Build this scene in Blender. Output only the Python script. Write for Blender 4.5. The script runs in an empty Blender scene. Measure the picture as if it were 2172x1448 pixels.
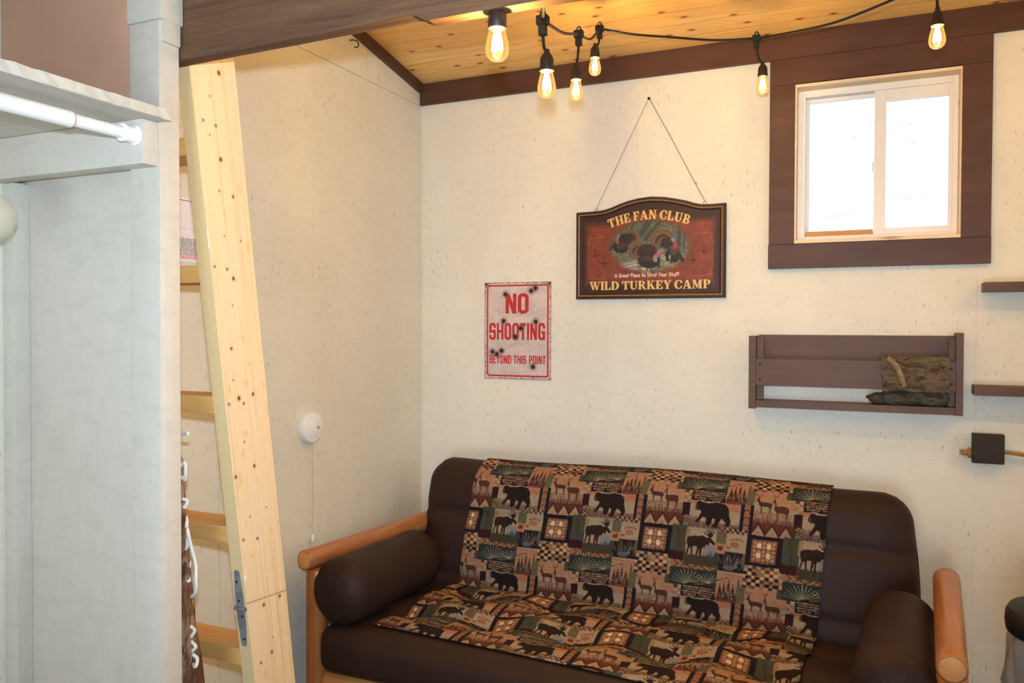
import bpy, bmesh, math, random
import numpy as np
from mathutils import Vector, Matrix
from mathutils.bvhtree import BVHTree

random.seed(7)
SC = bpy.context.scene
COL = SC.collection


def lin(c):
    r = []
    for v in c[:3]:
        v = v / 255.0
        r.append(v / 12.92 if v <= 0.04045 else ((v + 0.055) / 1.055) ** 2.4)
    return (r[0], r[1], r[2], 1.0)


# ------------------------------------------------------------------ camera
CAM = Vector((1.903, -3.218, 1.5))
RIGHT = Vector((0.912, 0.408, 0.0))
cam_d = bpy.data.cameras.new('camera')
cam = bpy.data.objects.new('camera', cam_d)
COL.objects.link(cam)
cam_d.sensor_width = 36.0
cam_d.lens = 1693.5 * 36.0 / 2172.0
cam_d.clip_start = 0.02
YAW, PITCH, ROLL = 0.4208685, 0.01906862, 0.00272546
cam.matrix_world = (Matrix.Translation(CAM) @ Matrix.Rotation(YAW, 4, 'Z')
                    @ Matrix.Rotation(math.pi / 2 - PITCH, 4, 'X') @ Matrix.Rotation(ROLL, 4, 'Z'))
SC.camera = cam

# ------------------------------------------------------------------ view, world, lights
SC.view_settings.view_transform = 'Standard'
SC.view_settings.look = 'None'
SC.view_settings.exposure = 0.0
SC.view_settings.gamma = 1.0
SC.view_settings.use_curve_mapping = False
SC.cycles.max_bounces = 8
SC.cycles.diffuse_bounces = 5
SC.cycles.transparent_max_bounces = 16
SC.cycles.caustics_reflective = False
SC.cycles.caustics_refractive = False
SC.cycles.sample_clamp_indirect = 6.0

world = bpy.data.worlds.new('overcast_sky')
SC.world = world
world.use_nodes = True
bg = world.node_tree.nodes['Background']
bg.inputs['Color'].default_value = (0.78, 0.93, 1.06, 1)
bg.inputs['Strength'].default_value = 3.3


def light(name, kind, loc, energy, color, **kw):
    d = bpy.data.lights.new(name, kind)
    d.energy = energy
    d.color = color
    for k, v in kw.items():
        setattr(d, k, v)
    o = bpy.data.objects.new(name, d)
    COL.objects.link(o)
    o.location = loc
    return o


# the flash on top of the camera, ten centimetres above its lens
fl = light('camera_flash', 'SPOT', CAM + Vector((0, 0.0, 0.10)), 158.0, (0.74, 0.95, 1.14),
           spot_size=math.radians(98), spot_blend=1.0, shadow_soft_size=0.02)
fl.matrix_world = (Matrix.Translation(CAM + Vector((0, 0, 0.10))) @ Matrix.Rotation(YAW + math.radians(6), 4, 'Z')
                   @ Matrix.Rotation(math.pi / 2 + math.radians(4), 4, 'X'))
# daylight entering by the open doorway behind the camera
dl = light('doorway_daylight', 'AREA', (1.75, -5.0, 0.62), 32.0, (0.80, 0.93, 1.02), shape='RECTANGLE', size=1.0, size_y=0.95)
dl.rotation_euler = (math.radians(90 + 6), 0, 0)
BULB_ENERGY = 10.5
BULB_COLOR = (1.0, 0.75, 0.34)


# ------------------------------------------------------------------ helpers: objects
def wloc(o):
    v = Vector((0, 0, 0))
    while o:
        v += o.location
        o = o.parent
    return v


def tag(o, label=None, cat=None, group=None, kind=None):
    if label: o['label'] = label
    if cat: o['category'] = cat
    if group: o['group'] = group
    if kind: o['kind'] = kind
    return o


def thing(name, label, cat, loc, group=None):
    o = bpy.data.objects.new(name, None)
    COL.objects.link(o)
    o.location = loc
    o.empty_display_size = 0.1
    return tag(o, label, cat, group)


def finish(name, me, m, parent=None, origin=None, smooth=True):
    o = bpy.data.objects.new(name, me)
    COL.objects.link(o)
    if parent is not None:
        o.parent = parent
        me.transform(Matrix.Translation(-wloc(parent)))
    elif origin is not None:
        me.transform(Matrix.Translation(-Vector(origin)))
        o.location = origin
    if m is not None:
        me.materials.append(m)
    if smooth:
        me.polygons.foreach_set('use_smooth', [True] * len(me.polygons))
        try:
            me.set_sharp_from_angle(angle=math.radians(38))
        except Exception:
            pass
    me.update()
    return o


def obj(name, bm, m, parent=None, origin=None, smooth=True):
    me = bpy.data.meshes.new(name)
    bm.normal_update()
    bm.to_mesh(me)
    bm.free()
    return finish(name, me, m, parent, origin, smooth)


def BM():
    return bmesh.new()


def merge(bm, tmp):
    me = bpy.data.meshes.new('tmp')
    tmp.to_mesh(me)
    tmp.free()
    bm.from_mesh(me)
    bpy.data.meshes.remove(me)


def box(bm, lo, hi, bev=0.0, seg=2, rot=None, piv=None):
    t = bmesh.new()
    bmesh.ops.create_cube(t, size=1.0)
    lo = Vector(lo); hi = Vector(hi)
    c = (lo + hi) / 2; s = hi - lo
    for v in t.verts:
        v.co = Vector((v.co.x * s.x, v.co.y * s.y, v.co.z * s.z)) + c
    if bev > 0:
        bmesh.ops.bevel(t, geom=list(t.edges), offset=bev, segments=seg, affect='EDGES', profile=0.7)
    if rot is not None:
        p = Vector(piv) if piv is not None else c
        for v in t.verts:
            v.co = rot @ (v.co - p) + p
    merge(bm, t)


def tube(bm, pts, rad, seg=10, cap=True, closed=False):
    pts = [Vector(p) for p in pts]
    n = len(pts)
    rs = rad if isinstance(rad, (list, tuple)) else [rad] * n
    T = []
    for i in range(n):
        a = pts[i - 1] if (i > 0 or closed) else pts[i]
        b = pts[(i + 1) % n] if (i < n - 1 or closed) else pts[i]
        T.append((b - a).normalized())
    up = Vector((0, 0, 1)) if abs(T[0].z) < 0.9 else Vector((1, 0, 0))
    N = (up - T[0] * up.dot(T[0])).normalized()
    rings = []
    for i in range(n):
        N = (N - T[i] * N.dot(T[i])).normalized()
        B = T[i].cross(N)
        rings.append([bm.verts.new(pts[i] + (N * math.cos(2 * math.pi * k / seg) + B * math.sin(2 * math.pi * k / seg)) * rs[i])
                      for k in range(seg)])
    for i in range(n if closed else n - 1):
        a = rings[i]; b = rings[(i + 1) % n]
        for k in range(seg):
            bm.faces.new((a[k], a[(k + 1) % seg], b[(k + 1) % seg], b[k]))
    if cap and not closed:
        bm.faces.new(rings[0][::-1])
        bm.faces.new(rings[-1])


def smooth_path(pts, n=8):
    pts = [Vector(p) for p in pts]
    out = []
    for i in range(len(pts) - 1):
        p0 = pts[max(i - 1, 0)]; p1 = pts[i]; p2 = pts[i + 1]; p3 = pts[min(i + 2, len(pts) - 1)]
        for k in range(n):
            t = k / n
            out.append(0.5 * ((2 * p1) + (p2 - p0) * t + (2 * p0 - 5 * p1 + 4 * p2 - p3) * t * t + (3 * p1 - p0 - 3 * p2 + p3) * t ** 3))
    out.append(pts[-1])
    return out


def lathe(bm, prof, c, seg=28, axis='Z', M=None):
    """prof: (radius, height) pairs along the axis from c."""
    rings = []
    for r, h in prof:
        ring = []
        if r < 1e-6:
            ring = [bm.verts.new(Vector((0, 0, h)))]
        else:
            ring = [bm.verts.new(Vector((r * math.cos(2 * math.pi * k / seg), r * math.sin(2 * math.pi * k / seg), h))) for k in range(seg)]
        rings.append(ring)
    vs = [v for r in rings for v in r]
    for a, b in zip(rings, rings[1:]):
        if len(a) == 1 and len(b) == 1:
            continue
        for k in range(seg):
            k2 = (k + 1) % seg
            if len(a) == 1:
                bm.faces.new((a[0], b[k2], b[k]))
            elif len(b) == 1:
                bm.faces.new((a[k], a[k2], b[0]))
            else:
                bm.faces.new((a[k], a[k2], b[k2], b[k]))
    if axis == 'X':
        R = Matrix.Rotation(math.pi / 2, 3, 'Y')
    elif axis == '-Y':
        R = Matrix.Rotation(math.pi / 2, 3, 'X')
    else:
        R = Matrix.Identity(3)
    if M is not None:
        R = M
    for v in vs:
        v.co = R @ v.co + Vector(c)
    bmesh.ops.recalc_face_normals(bm, faces=bm.faces)


def prism_xz(bm, poly, y0, y1, bev=0.0):
    """polygon in the XZ plane (counter-clockwise seen from -Y), extruded from y0 to y1."""
    t = bmesh.new()
    a = [t.verts.new((p[0], y0, p[1])) for p in poly]
    f = t.faces.new(a)
    r = bmesh.ops.extrude_face_region(t, geom=[f])
    for v in r['geom']:
        if isinstance(v, bmesh.types.BMVert):
            v.co.y = y1
    bmesh.ops.recalc_face_normals(t, faces=t.faces)
    if bev:
        bmesh.ops.bevel(t, geom=list(t.edges), offset=bev, segments=2, affect='EDGES')
    merge(bm, t)


def rbox(bm, c, half, r, cuts=36, fn=None, rot=None):
    """puffy rounded box; fn(local unit coords, point) may displace each point."""
    t = bmesh.new()
    bmesh.ops.create_cube(t, size=2.0)
    bmesh.ops.subdivide_edges(t, edges=list(t.edges), cuts=cuts, use_grid_fill=True)
    h = Vector(half)
    for v in t.verts:
        u = v.co.copy()
        p = Vector((u.x * h.x, u.y * h.y, u.z * h.z))
        q = Vector([max(-h[i] + r, min(h[i] - r, p[i])) for i in range(3)])
        d = p - q
        if d.length > 1e-9:
            d = d.normalized() * r
        p = q + d
        if fn:
            p = fn(u, p)
        if rot is not None:
            p = rot @ p
        v.co = p + Vector(c)
    merge(bm, t)


# ------------------------------------------------------------------ helpers: materials
MATS = {}


class NT:
    def __init__(self, name):
        self.m = bpy.data.materials.new(name)
        self.m.use_nodes = True
        self.t = self.m.node_tree
        self.n = self.t.nodes
        self.b = self.n['Principled BSDF']
        self.out = self.n['Material Output']

    def new(self, typ, **kw):
        x = self.n.new(typ)
        for k, v in kw.items():
            setattr(x, k, v)
        return x

    def link(self, a, b):
        self.t.links.new(a, b)

    def coords(self, scale=(1, 1, 1), kind='Object', rot=(0, 0, 0)):
        tc = self.new('ShaderNodeTexCoord')
        mp = self.new('ShaderNodeMapping')
        mp.inputs['Scale'].default_value = scale
        mp.inputs['Rotation'].default_value = rot
        self.link(tc.outputs[kind], mp.inputs['Vector'])
        return mp.outputs['Vector']

    def noise(self, vec, scale=5, detail=4, rough=0.55, dist=0.0):
        x = self.new('ShaderNodeTexNoise')
        x.inputs['Scale'].default_value = scale
        x.inputs['Detail'].default_value = detail
        x.inputs['Roughness'].default_value = rough
        x.inputs['Distortion'].default_value = dist
        self.link(vec, x.inputs['Vector'])
        return x.outputs['Fac']

    def ramp(self, fac, stops):
        x = self.new('ShaderNodeValToRGB')
        e = x.color_ramp.elements
        while len(e) < len(stops):
            e.new(0.5)
        for k, (p, c) in enumerate(stops):
            e[k].position = p
            e[k].color = c if len(c) == 4 else (*c, 1)
        self.link(fac, x.inputs['Fac'])
        return x.outputs['Color']

    def mix(self, fac, a, b, blend='MIX'):
        x = self.new('ShaderNodeMix', data_type='RGBA', blend_type=blend)
        for sock, v in ((x.inputs[0], fac), (x.inputs[6], a), (x.inputs[7], b)):
            if hasattr(v, 'is_linked'):
                self.link(v, sock)
            else:
                sock.default_value = v
        return x.outputs[2]

    def math(self, op, a, b=0.0, clamp=False):
        x = self.new('ShaderNodeMath', operation=op)
        x.use_clamp = clamp
        for i, v in ((0, a), (1, b)):
            if hasattr(v, 'is_linked'):
                self.link(v, x.inputs[i])
            else:
                x.inputs[i].default_value = v
        return x.outputs[0]

    def bump(self, h, strength=0.2, dist=0.002):
        x = self.new('ShaderNodeBump')
        x.inputs['Strength'].default_value = strength
        x.inputs['Distance'].default_value = dist
        self.link(h, x.inputs['Height'])
        self.link(x.outputs['Normal'], self.b.inputs['Normal'])

    def set(self, rough=0.6, spec=0.35, color=None, metal=0.0):
        self.b.inputs['Roughness'].default_value = rough
        self.b.inputs['Specular IOR Level'].default_value = spec
        self.b.inputs['Metallic'].default_value = metal
        if color is not None:
            if hasattr(color, 'is_linked'):
                self.link(color, self.b.inputs['Base Color'])
            else:
                self.b.inputs['Base Color'].default_value = color
        return self.m


BLACK = (0, 0, 0, 1); WHITE = (1, 1, 1, 1)


def plain(name, c, rough=0.6, var=0.12, scale=18, spec=0.35, bump=0.0, metal=0.0, stretch=(1, 1, 1)):
    n = NT(name)
    v = n.noise(n.coords(stretch), scale, 5)
    a = tuple(min(1, x * (1 - var)) for x in lin(c)[:3]) + (1,)
    b = tuple(min(1, x * (1 + var)) for x in lin(c)[:3]) + (1,)
    col = n.mix(n.ramp(v, [(0.3, BLACK), (0.7, WHITE)]), a, b)
    if bump:
        n.bump(v, bump, 0.003)
    return n.set(rough, spec, col, metal)


def wall_paint(name, base, flecks=0.5, strands=0.22):
    """cream paint over strand board: soft mottling, trowelled strands, short dark flecks"""
    n = NT(name)
    o = n.coords((1, 1, 1))
    big = n.noise(o, 2.2, 3)
    strand = n.noise(n.coords((9, 9, 2.6), rot=(0.25, 0.2, 0.3)), 5.5, 5, 0.6, 0.4)
    cross = n.noise(n.coords((5, 5, 16), rot=(0.5, 0.6, 0.8)), 2.5, 3, 0.5, 0.6)
    fleck = n.noise(n.coords((120, 120, 34)), 1.0, 2, 0.5)
    fine = n.noise(n.coords((1, 1, 1)), 160, 3)
    mask = n.noise(o, 5.0, 3)
    fm = n.math('MULTIPLY', n.ramp(fleck, [(0.63, BLACK), (0.70, WHITE)]), n.ramp(mask, [(0.42, BLACK), (0.62, WHITE)]))
    l = lin(base)
    a = tuple(x * 0.93 for x in l[:3]) + (1,)
    b = tuple(min(1, x * 1.04) for x in l[:3]) + (1,)
    col = n.mix(n.ramp(big, [(0.3, BLACK), (0.7, WHITE)]), a, b)
    k = strands
    col = n.mix(n.ramp(strand, [(0.35, BLACK), (0.62, (k, k, k, 1))]), col, tuple(min(1, x * 1.13) for x in l[:3]) + (1,))
    col = n.mix(n.math('MULTIPLY', n.ramp(cross, [(0.54, BLACK), (0.60, WHITE)]), k * .7), col, tuple(x * .82 for x in l[:3]) + (1,))
    col = n.mix(n.math('MULTIPLY', n.ramp(fine, [(0.4, BLACK), (0.75, WHITE)]), .10), col, tuple(x * .7 for x in l[:3]) + (1,))
    if flecks:
        col = n.mix(n.math('MULTIPLY', fm, flecks), col, lin((110, 92, 72)))
    n.bump(strand, 0.12, 0.004)
    return n.set(0.62, 0.3, col)


def wood(name, light_c, dark_c, axis='X', freq=1.0, rough=0.5, knots=True, spec=0.35, knot_c=(150, 84, 40), contrast=1.0):
    """straight grained wood along one axis"""
    n = NT(name)
    s = {'X': (0.9, 14, 14), 'Y': (14, 0.9, 14), 'Z': (14, 14, 0.9)}[axis]
    k = {'X': (4.0, 13, 13), 'Y': (13, 4.0, 13), 'Z': (13, 13, 4.0)}[axis]
    g = n.noise(n.coords(tuple(x * freq for x in s)), 3.0, 6, 0.62, 1.2)
    f = n.noise(n.coords(tuple(x * freq * 5 for x in s)), 3.0, 4, 0.6)
    col = n.mix(n.ramp(g, [(0.5 - 0.2 / contrast, BLACK), (0.5 + 0.2 / contrast, WHITE)]), lin(dark_c), lin(light_c))
    col = n.mix(n.math('MULTIPLY', n.ramp(f, [(0.45, BLACK), (0.7, WHITE)]), 0.25), col, lin(dark_c))
    if knots:
        v = n.new('ShaderNodeTexVoronoi')
        v.inputs['Scale'].default_value = 1.0
        n.link(n.coords(tuple(x * freq for x in k), rot=(0.1, 0.07, 0.05)), v.inputs['Vector'])
        kf = n.ramp(v.outputs['Distance'], [(0.07, WHITE), (0.17, BLACK)])
        rnd = n.math('GREATER_THAN', v.outputs['Color'], 0.62)
        col = n.mix(n.math('MULTIPLY', n.math('MULTIPLY', kf, rnd), 0.85), col, lin(knot_c))
    n.bump(g, 0.08, 0.002)
    return n.set(rough, spec, col)


def painted(name, rough=0.6, spec=0.3, weave=0.0, attr='paint', var=0.06):
    """colour from the mesh's painted surface attribute"""
    n = NT(name)
    a = n.new('ShaderNodeAttribute')
    a.attribute_name = attr
    v = n.noise(n.coords(), 60, 3)
    col = n.mix(n.ramp(v, [(0.3, (1 - var, 1 - var, 1 - var, 1)), (0.7, WHITE)]), BLACK, a.outputs['Color'], 'MULTIPLY')
    m = n.n[-1]
    x = n.new('ShaderNodeMix', data_type='RGBA', blend_type='MULTIPLY')
    x.inputs[0].default_value = 1.0
    n.link(a.outputs['Color'], x.inputs[6])
    n.link(n.ramp(v, [(0.3, (1 - var, 1 - var, 1 - var, 1)), (0.7, WHITE)]), x.inputs[7])
    if weave:
        w = n.noise(n.coords((420, 420, 420)), 1.0, 1)
        n.bump(w, weave, 0.002)
    return n.set(rough, spec, x.outputs[2])


M_WALL = wall_paint('painted_strand_board', (228, 223, 209))
M_WALL_L = wall_paint('painted_panel', (224, 221, 206))
M_CLOSET = wall_paint('grey_white_paint', (202, 195, 183), 0.0, 0.34)
M_CREAM = plain('cream_gloss_paint', (222, 216, 203), 0.5, 0.06, 9)
M_BROWN = plain('dark_brown_stain', (82, 53, 42), 0.5, 0.18, 7, stretch=(0.6, 3, 3))
M_RACK = plain('brown_stained_board', (92, 64, 48), 0.5, 0.16, 9, stretch=(0.6, 4, 4))
M_PINE = wood('golden_pine_log', (174, 120, 74), (148, 94, 52), 'Y', 0.8, 0.3, True, 0.5, (120, 60, 28))
M_PINE_V = wood('golden_pine_post', (178, 116, 62), (152, 90, 44), 'Z', 0.8, 0.32, True, 0.5, (120, 60, 28))
M_PINE_END = wood('pine_log_end', (216, 160, 98), (200, 138, 78), 'Y', 0.8, 0.5, False)
M_PINE_X = wood('pine_rail', (216, 160, 98), (192, 128, 66), 'X', 0.8, 0.4)
M_RUNG = wood('pine_rung', (228, 182, 114), (212, 160, 90), 'X', 0.8, 0.55, False)
M_BARE = wood('raw_pine', (238, 218, 186), (226, 198, 158), 'X', 0.8, 0.55, True)
M_BEAM = wood('weathered_beam', (124, 92, 66), (78, 56, 42), 'X', 0.8, 0.75, True, 0.2, (70, 46, 32), 0.9)
M_BLACKP = plain('black_rubber', (26, 24, 23), 0.55, 0.1)
M_SOCKET = plain('dark_brown_socket', (46, 34, 28), 0.5, 0.1)
M_LEATHER = None
M_WHITEP = plain('white_plastic', (238, 236, 236), 0.35, 0.02)
M_VINYL = plain('white_vinyl', (240, 236, 232), 0.4, 0.02)
M_STEEL = plain('grey_steel', (126, 128, 132), 0.5, 0.3, 40, metal=0.15)
M_ROPE_W = plain('white_cotton_rope', (226, 226, 224), 0.8, 0.1, 200, bump=0.4)
M_TWINE = plain('grey_twine', (150, 132, 112), 0.8, 0.1, 200)
M_SISAL = plain('brown_sisal_rope', (168, 126, 74), 0.85, 0.3, 150, bump=0.6)
M_DARKW = plain('dark_charred_wood', (48, 40, 34), 0.7, 0.25, 25, stretch=(1, 1, 3))


def leather():
    n = NT('dark_brown_suede')
    v = n.noise(n.coords(), 6, 4)
    col = n.mix(n.ramp(v, [(0.3, BLACK), (0.7, WHITE)]), lin((43, 28, 23)), lin((49, 32, 26)))
    g = n.noise(n.coords(), 260, 3)
    n.bump(g, 0.12, 0.002)
    return n.set(0.58, 0.2, col)


M_LEATHER = leather()


def ceiling_mat():
    """tongue and groove pine planks running along X"""
    n = NT('pine_ceiling_planks')
    tc = n.new('ShaderNodeTexCoord')
    sx = n.new('ShaderNodeSeparateXYZ')
    n.link(tc.outputs['Object'], sx.inputs[0])
    W = 0.088
    yy = n.math('DIVIDE', sx.outputs['Y'], W)
    idx = n.math('FLOOR', yy)
    fr = n.math('FRACT', yy)
    rnd = n.new('ShaderNodeTexWhiteNoise', noise_dimensions='1D')
    n.link(idx, rnd.inputs['W'])
    off = n.math('MULTIPLY', rnd.outputs['Value'], 37.0)
    cb = n.new('ShaderNodeCombineXYZ')
    n.link(n.math('ADD', sx.outputs['X'], off), cb.inputs['X'])
    n.link(sx.outputs['Y'], cb.inputs['Y'])
    n.link(n.math('MULTIPLY', idx, 3.7), cb.inputs['Z'])

    def mp(s):
        m = n.new('ShaderNodeMapping')
        m.inputs['Scale'].default_value = s
        n.link(cb.outputs[0], m.inputs['Vector'])
        return m.outputs['Vector']
    g = n.noise(mp((1.2, 22, 1)), 2.0, 6, 0.6, 1.0)
    g2 = n.noise(mp((3, 90, 1)), 2.0, 3, 0.6)
    col = n.mix(n.ramp(g, [(0.3, BLACK), (0.72, WHITE)]), lin((224, 172, 98)), lin((244, 206, 138)))
    col = n.mix(n.math('MULTIPLY', n.ramp(g2, [(0.45, BLACK), (0.7, WHITE)]), 0.35), col, lin((220, 162, 88)))
    tone = n.math('MULTIPLY', rnd.outputs['Value'], 0.35)
    col = n.mix(tone, col, lin((236, 184, 104)))
    v = n.new('ShaderNodeTexVoronoi', voronoi_dimensions='2D')
    v.inputs['Scale'].default_value = 1.0
    n.link(mp((5.5, 11.4, 1)), v.inputs['Vector'])
    kr = n.math('GREATER_THAN', v.outputs['Color'], 0.42)
    ka = n.ramp(v.outputs['Distance'], [(0.05, WHITE), (0.13, BLACK)])
    kb = n.ramp(v.outputs['Distance'], [(0.03, WHITE), (0.06, BLACK)])
    col = n.mix(n.math('MULTIPLY', n.math('MULTIPLY', ka, kr), 0.8), col, lin((178, 96, 34)))
    col = n.mix(n.math('MULTIPLY', n.math('MULTIPLY', kb, kr), 0.8), col, lin((92, 48, 20)))
    gr = n.math('LESS_THAN', fr, 0.03)
    col = n.mix(n.math('MULTIPLY', gr, 0.4), col, lin((128, 84, 40)))
    h = n.math('SMOOTH_MIN', fr, n.math('SUBTRACT', 1.0, fr))
    n.bump(n.math('MINIMUM', n.math('MULTIPLY', h, 12.0), 1.0), 0.25, 0.003)
    return n.set(0.38, 0.4, col)


M_CEIL = ceiling_mat()


def glassy(name, tint, gloss=0.08, glow=None, glow_s=0.0, rough=0.02):
    n = NT(name)
    n.n.remove(n.b)
    tr = n.new('ShaderNodeBsdfTransparent'); tr.inputs['Color'].default_value = tint
    gl = n.new('ShaderNodeBsdfGlossy'); gl.inputs['Roughness'].default_value = rough
    fr = n.new('ShaderNodeFresnel'); fr.inputs['IOR'].default_value = 1.3 + gloss
    mx = n.new('ShaderNodeMixShader')
    n.link(fr.outputs[0], mx.inputs[0]); n.link(tr.outputs[0], mx.inputs[1]); n.link(gl.outputs[0], mx.inputs[2])
    last = mx.outputs[0]
    if glow:
        em = n.new('ShaderNodeEmission'); em.inputs['Color'].default_value = glow; em.inputs['Strength'].default_value = glow_s
        ad = n.new('ShaderNodeAddShader')
        n.link(last, ad.inputs[0]); n.link(em.outputs[0], ad.inputs[1])
        last = ad.outputs[0]
    n.link(last, n.out.inputs['Surface'])
    return n.m


def emitter(name, c, s):
    n = NT(name)
    n.n.remove(n.b)
    em = n.new('ShaderNodeEmission')
    em.inputs['Color'].default_value = c
    em.inputs['Strength'].default_value = s
    n.link(em.outputs[0], n.out.inputs['Surface'])
    return n.m


M_PANE = glassy('window_glass', (0.97, 0.99, 0.98, 1), 0.12)
M_BULB = glassy('amber_bulb_glass', (1.0, 0.84, 0.58, 1), 0.1, (1.0, 0.45, 0.13, 1), 0.34)
M_FIL = emitter('glowing_filament', (1.0, 0.72, 0.36, 1), 40.0)


# ------------------------------------------------------------------ painted surfaces (all drawn here, point by point)
class Canvas:
    """a w x h metre surface, row 0 at the bottom; colours 0..255"""

    def __init__(self, w, h, res, color):
        self.w, self.h, self.res = w, h, res
        self.nx = int(round(w / res)); self.ny = int(round(h / res))
        self.a = np.ones((self.ny, self.nx, 3), np.float32) * np.array(color, np.float32)
        self.rng = np.random.RandomState(11)

    def _win(self, x0, y0, x1, y1):
        i0 = max(0, int(x0 / self.res) - 1); i1 = min(self.nx, int(x1 / self.res) + 2)
        j0 = max(0, int(y0 / self.res) - 1); j1 = min(self.ny, int(y1 / self.res) + 2)
        return i0, i1, j0, j1

    def cover(self, poly):
        p = np.asarray(poly, float)
        i0, i1, j0, j1 = self._win(p[:, 0].min(), p[:, 1].min(), p[:, 0].max(), p[:, 1].max())
        if i1 <= i0 or j1 <= j0:
            return None
        acc = np.zeros((j1 - j0, i1 - i0), np.float32)
        for sx in (0.17, 0.5, 0.83):
            for sy in (0.17, 0.5, 0.83):
                X = (np.arange(i0, i1) + sx) * self.res
                Y = (np.arange(j0, j1) + sy) * self.res
                X, Y = np.meshgrid(X, Y)
                ins = np.zeros(X.shape, bool)
                q = np.roll(p, 1, 0)
                for (xa, ya), (xb, yb) in zip(p, q):
                    if ya == yb:
                        continue
                    c = ((ya > Y) != (yb > Y)) & (X < (xb - xa) * (Y - ya) / (yb - ya) + xa)
                    ins ^= c
                acc += ins
        return (i0, i1, j0, j1), acc / 9.0

    def poly(self, poly, c, alpha=1.0, jit=0.0):
        r = self.cover(poly)
        if r is None:
            return
        (i0, i1, j0, j1), m = r
        self.put(i0, i1, j0, j1, m * alpha, c, jit)

    def put(self, i0, i1, j0, j1, m, c, jit=0.0):
        col = np.array(c, np.float32)
        if jit:
            col = col * (1 + jit * (self.rng.rand(j1 - j0, i1 - i0, 1).astype(np.float32) - 0.5))
        s = self.a[j0:j1, i0:i1]
        s += (col - s) * m[..., None]

    def rect(self, x0, y0, x1, y1, c, alpha=1.0, jit=0.0):
        self.poly([(x0, y0), (x1, y0), (x1, y1), (x0, y1)], c, alpha, jit)

    def ell(self, cx, cy, rx, ry, c, alpha=1.0, soft=0.0, rot=0.0, jit=0.0):
        R = max(rx, ry) * (1 + soft)
        i0, i1, j0, j1 = self._win(cx - R, cy - R, cx + R, cy + R)
        if i1 <= i0 or j1 <= j0:
            return
        X, Y = np.meshgrid((np.arange(i0, i1) + 0.5) * self.res - cx, (np.arange(j0, j1) + 0.5) * self.res - cy)
        u = X * math.cos(rot) + Y * math.sin(rot); v = -X * math.sin(rot) + Y * math.cos(rot)
        d = np.sqrt((u / rx) ** 2 + (v / ry) ** 2)
        e = max(soft, self.res / min(rx, ry))
        m = np.clip((1 + e * 0.5 - d) / e, 0, 1)
        self.put(i0, i1, j0, j1, (m * alpha).astype(np.float32), c, jit)

    def line(self, pts, w, c, alpha=1.0, taper=False):
        for k in range(len(pts) - 1):
            (xa, ya), (xb, yb) = pts[k], pts[k + 1]
            R = w
            i0, i1, j0, j1 = self._win(min(xa, xb) - R, min(ya, yb) - R, max(xa, xb) + R, max(ya, yb) + R)
            if i1 <= i0 or j1 <= j0:
                continue
            X, Y = np.meshgrid((np.arange(i0, i1) + 0.5) * self.res, (np.arange(j0, j1) + 0.5) * self.res)
            dx, dy = xb - xa, yb - ya
            L = dx * dx + dy * dy + 1e-12
            t = np.clip(((X - xa) * dx + (Y - ya) * dy) / L, 0, 1)
            d = np.hypot(X - xa - t * dx, Y - ya - t * dy)
            hw = w * 0.5 * (1 - 0.75 * t if taper else 1)
            m = np.clip((hw - d) / self.res + 0.5, 0, 1)
            self.put(i0, i1, j0, j1, (m * alpha).astype(np.float32), c)

    def mottle(self, amt, cell, seed=1):
        """soft irregular variation of the paint"""
        rs = np.random.RandomState(seed)
        for s, a in ((cell, amt), (cell / 3, amt * 0.6)):
            ny, nx = int(self.h / s) + 3, int(self.w / s) + 3
            g = rs.rand(ny, nx)
            y = (np.arange(self.ny) * self.res) / s; x = (np.arange(self.nx) * self.res) / s
            yi = y.astype(int); xi = x.astype(int); fy = (y - yi)[:, None]; fx = (x - xi)[None]
            v = (g[yi][:, xi] * (1 - fy) * (1 - fx) + g[yi + 1][:, xi] * fy * (1 - fx)
                 + g[yi][:, xi + 1] * (1 - fy) * fx + g[yi + 1][:, xi + 1] * fy * fx)
            self.a *= (1 + a * (v - 0.5))[..., None].astype(np.float32)

    def linear(self):
        v = np.clip(self.a, 0, 255) / 255.0
        return np.where(v <= 0.04045, v / 12.92, ((v + 0.055) / 1.055) ** 2.4)

    def glyph(self, ops, tr, c, alpha=1.0, jit=0.0):
        """ops: (sign, polygon) in letter units; tr maps a letter point to the surface"""
        allp = np.array([tr(*p) for s, poly in ops for p in poly])
        i0, i1, j0, j1 = self._win(allp[:, 0].min(), allp[:, 1].min(), allp[:, 0].max(), allp[:, 1].max())
        M = np.zeros((self.ny, self.nx), np.float32) if False else np.zeros((j1 - j0, i1 - i0), np.float32)
        for s, poly in ops:
            r = self.cover([tr(*p) for p in poly])
            if r is None:
                continue
            (a0, a1, b0, b1), m = r
            sub = M[b0 - j0:b1 - j0, a0 - i0:a1 - i0]
            if s > 0:
                np.maximum(sub, m, out=sub)
            else:
                np.minimum(sub, 1 - m, out=sub)
        self.put(i0, i1, j0, j1, M * alpha, c, jit)


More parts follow.
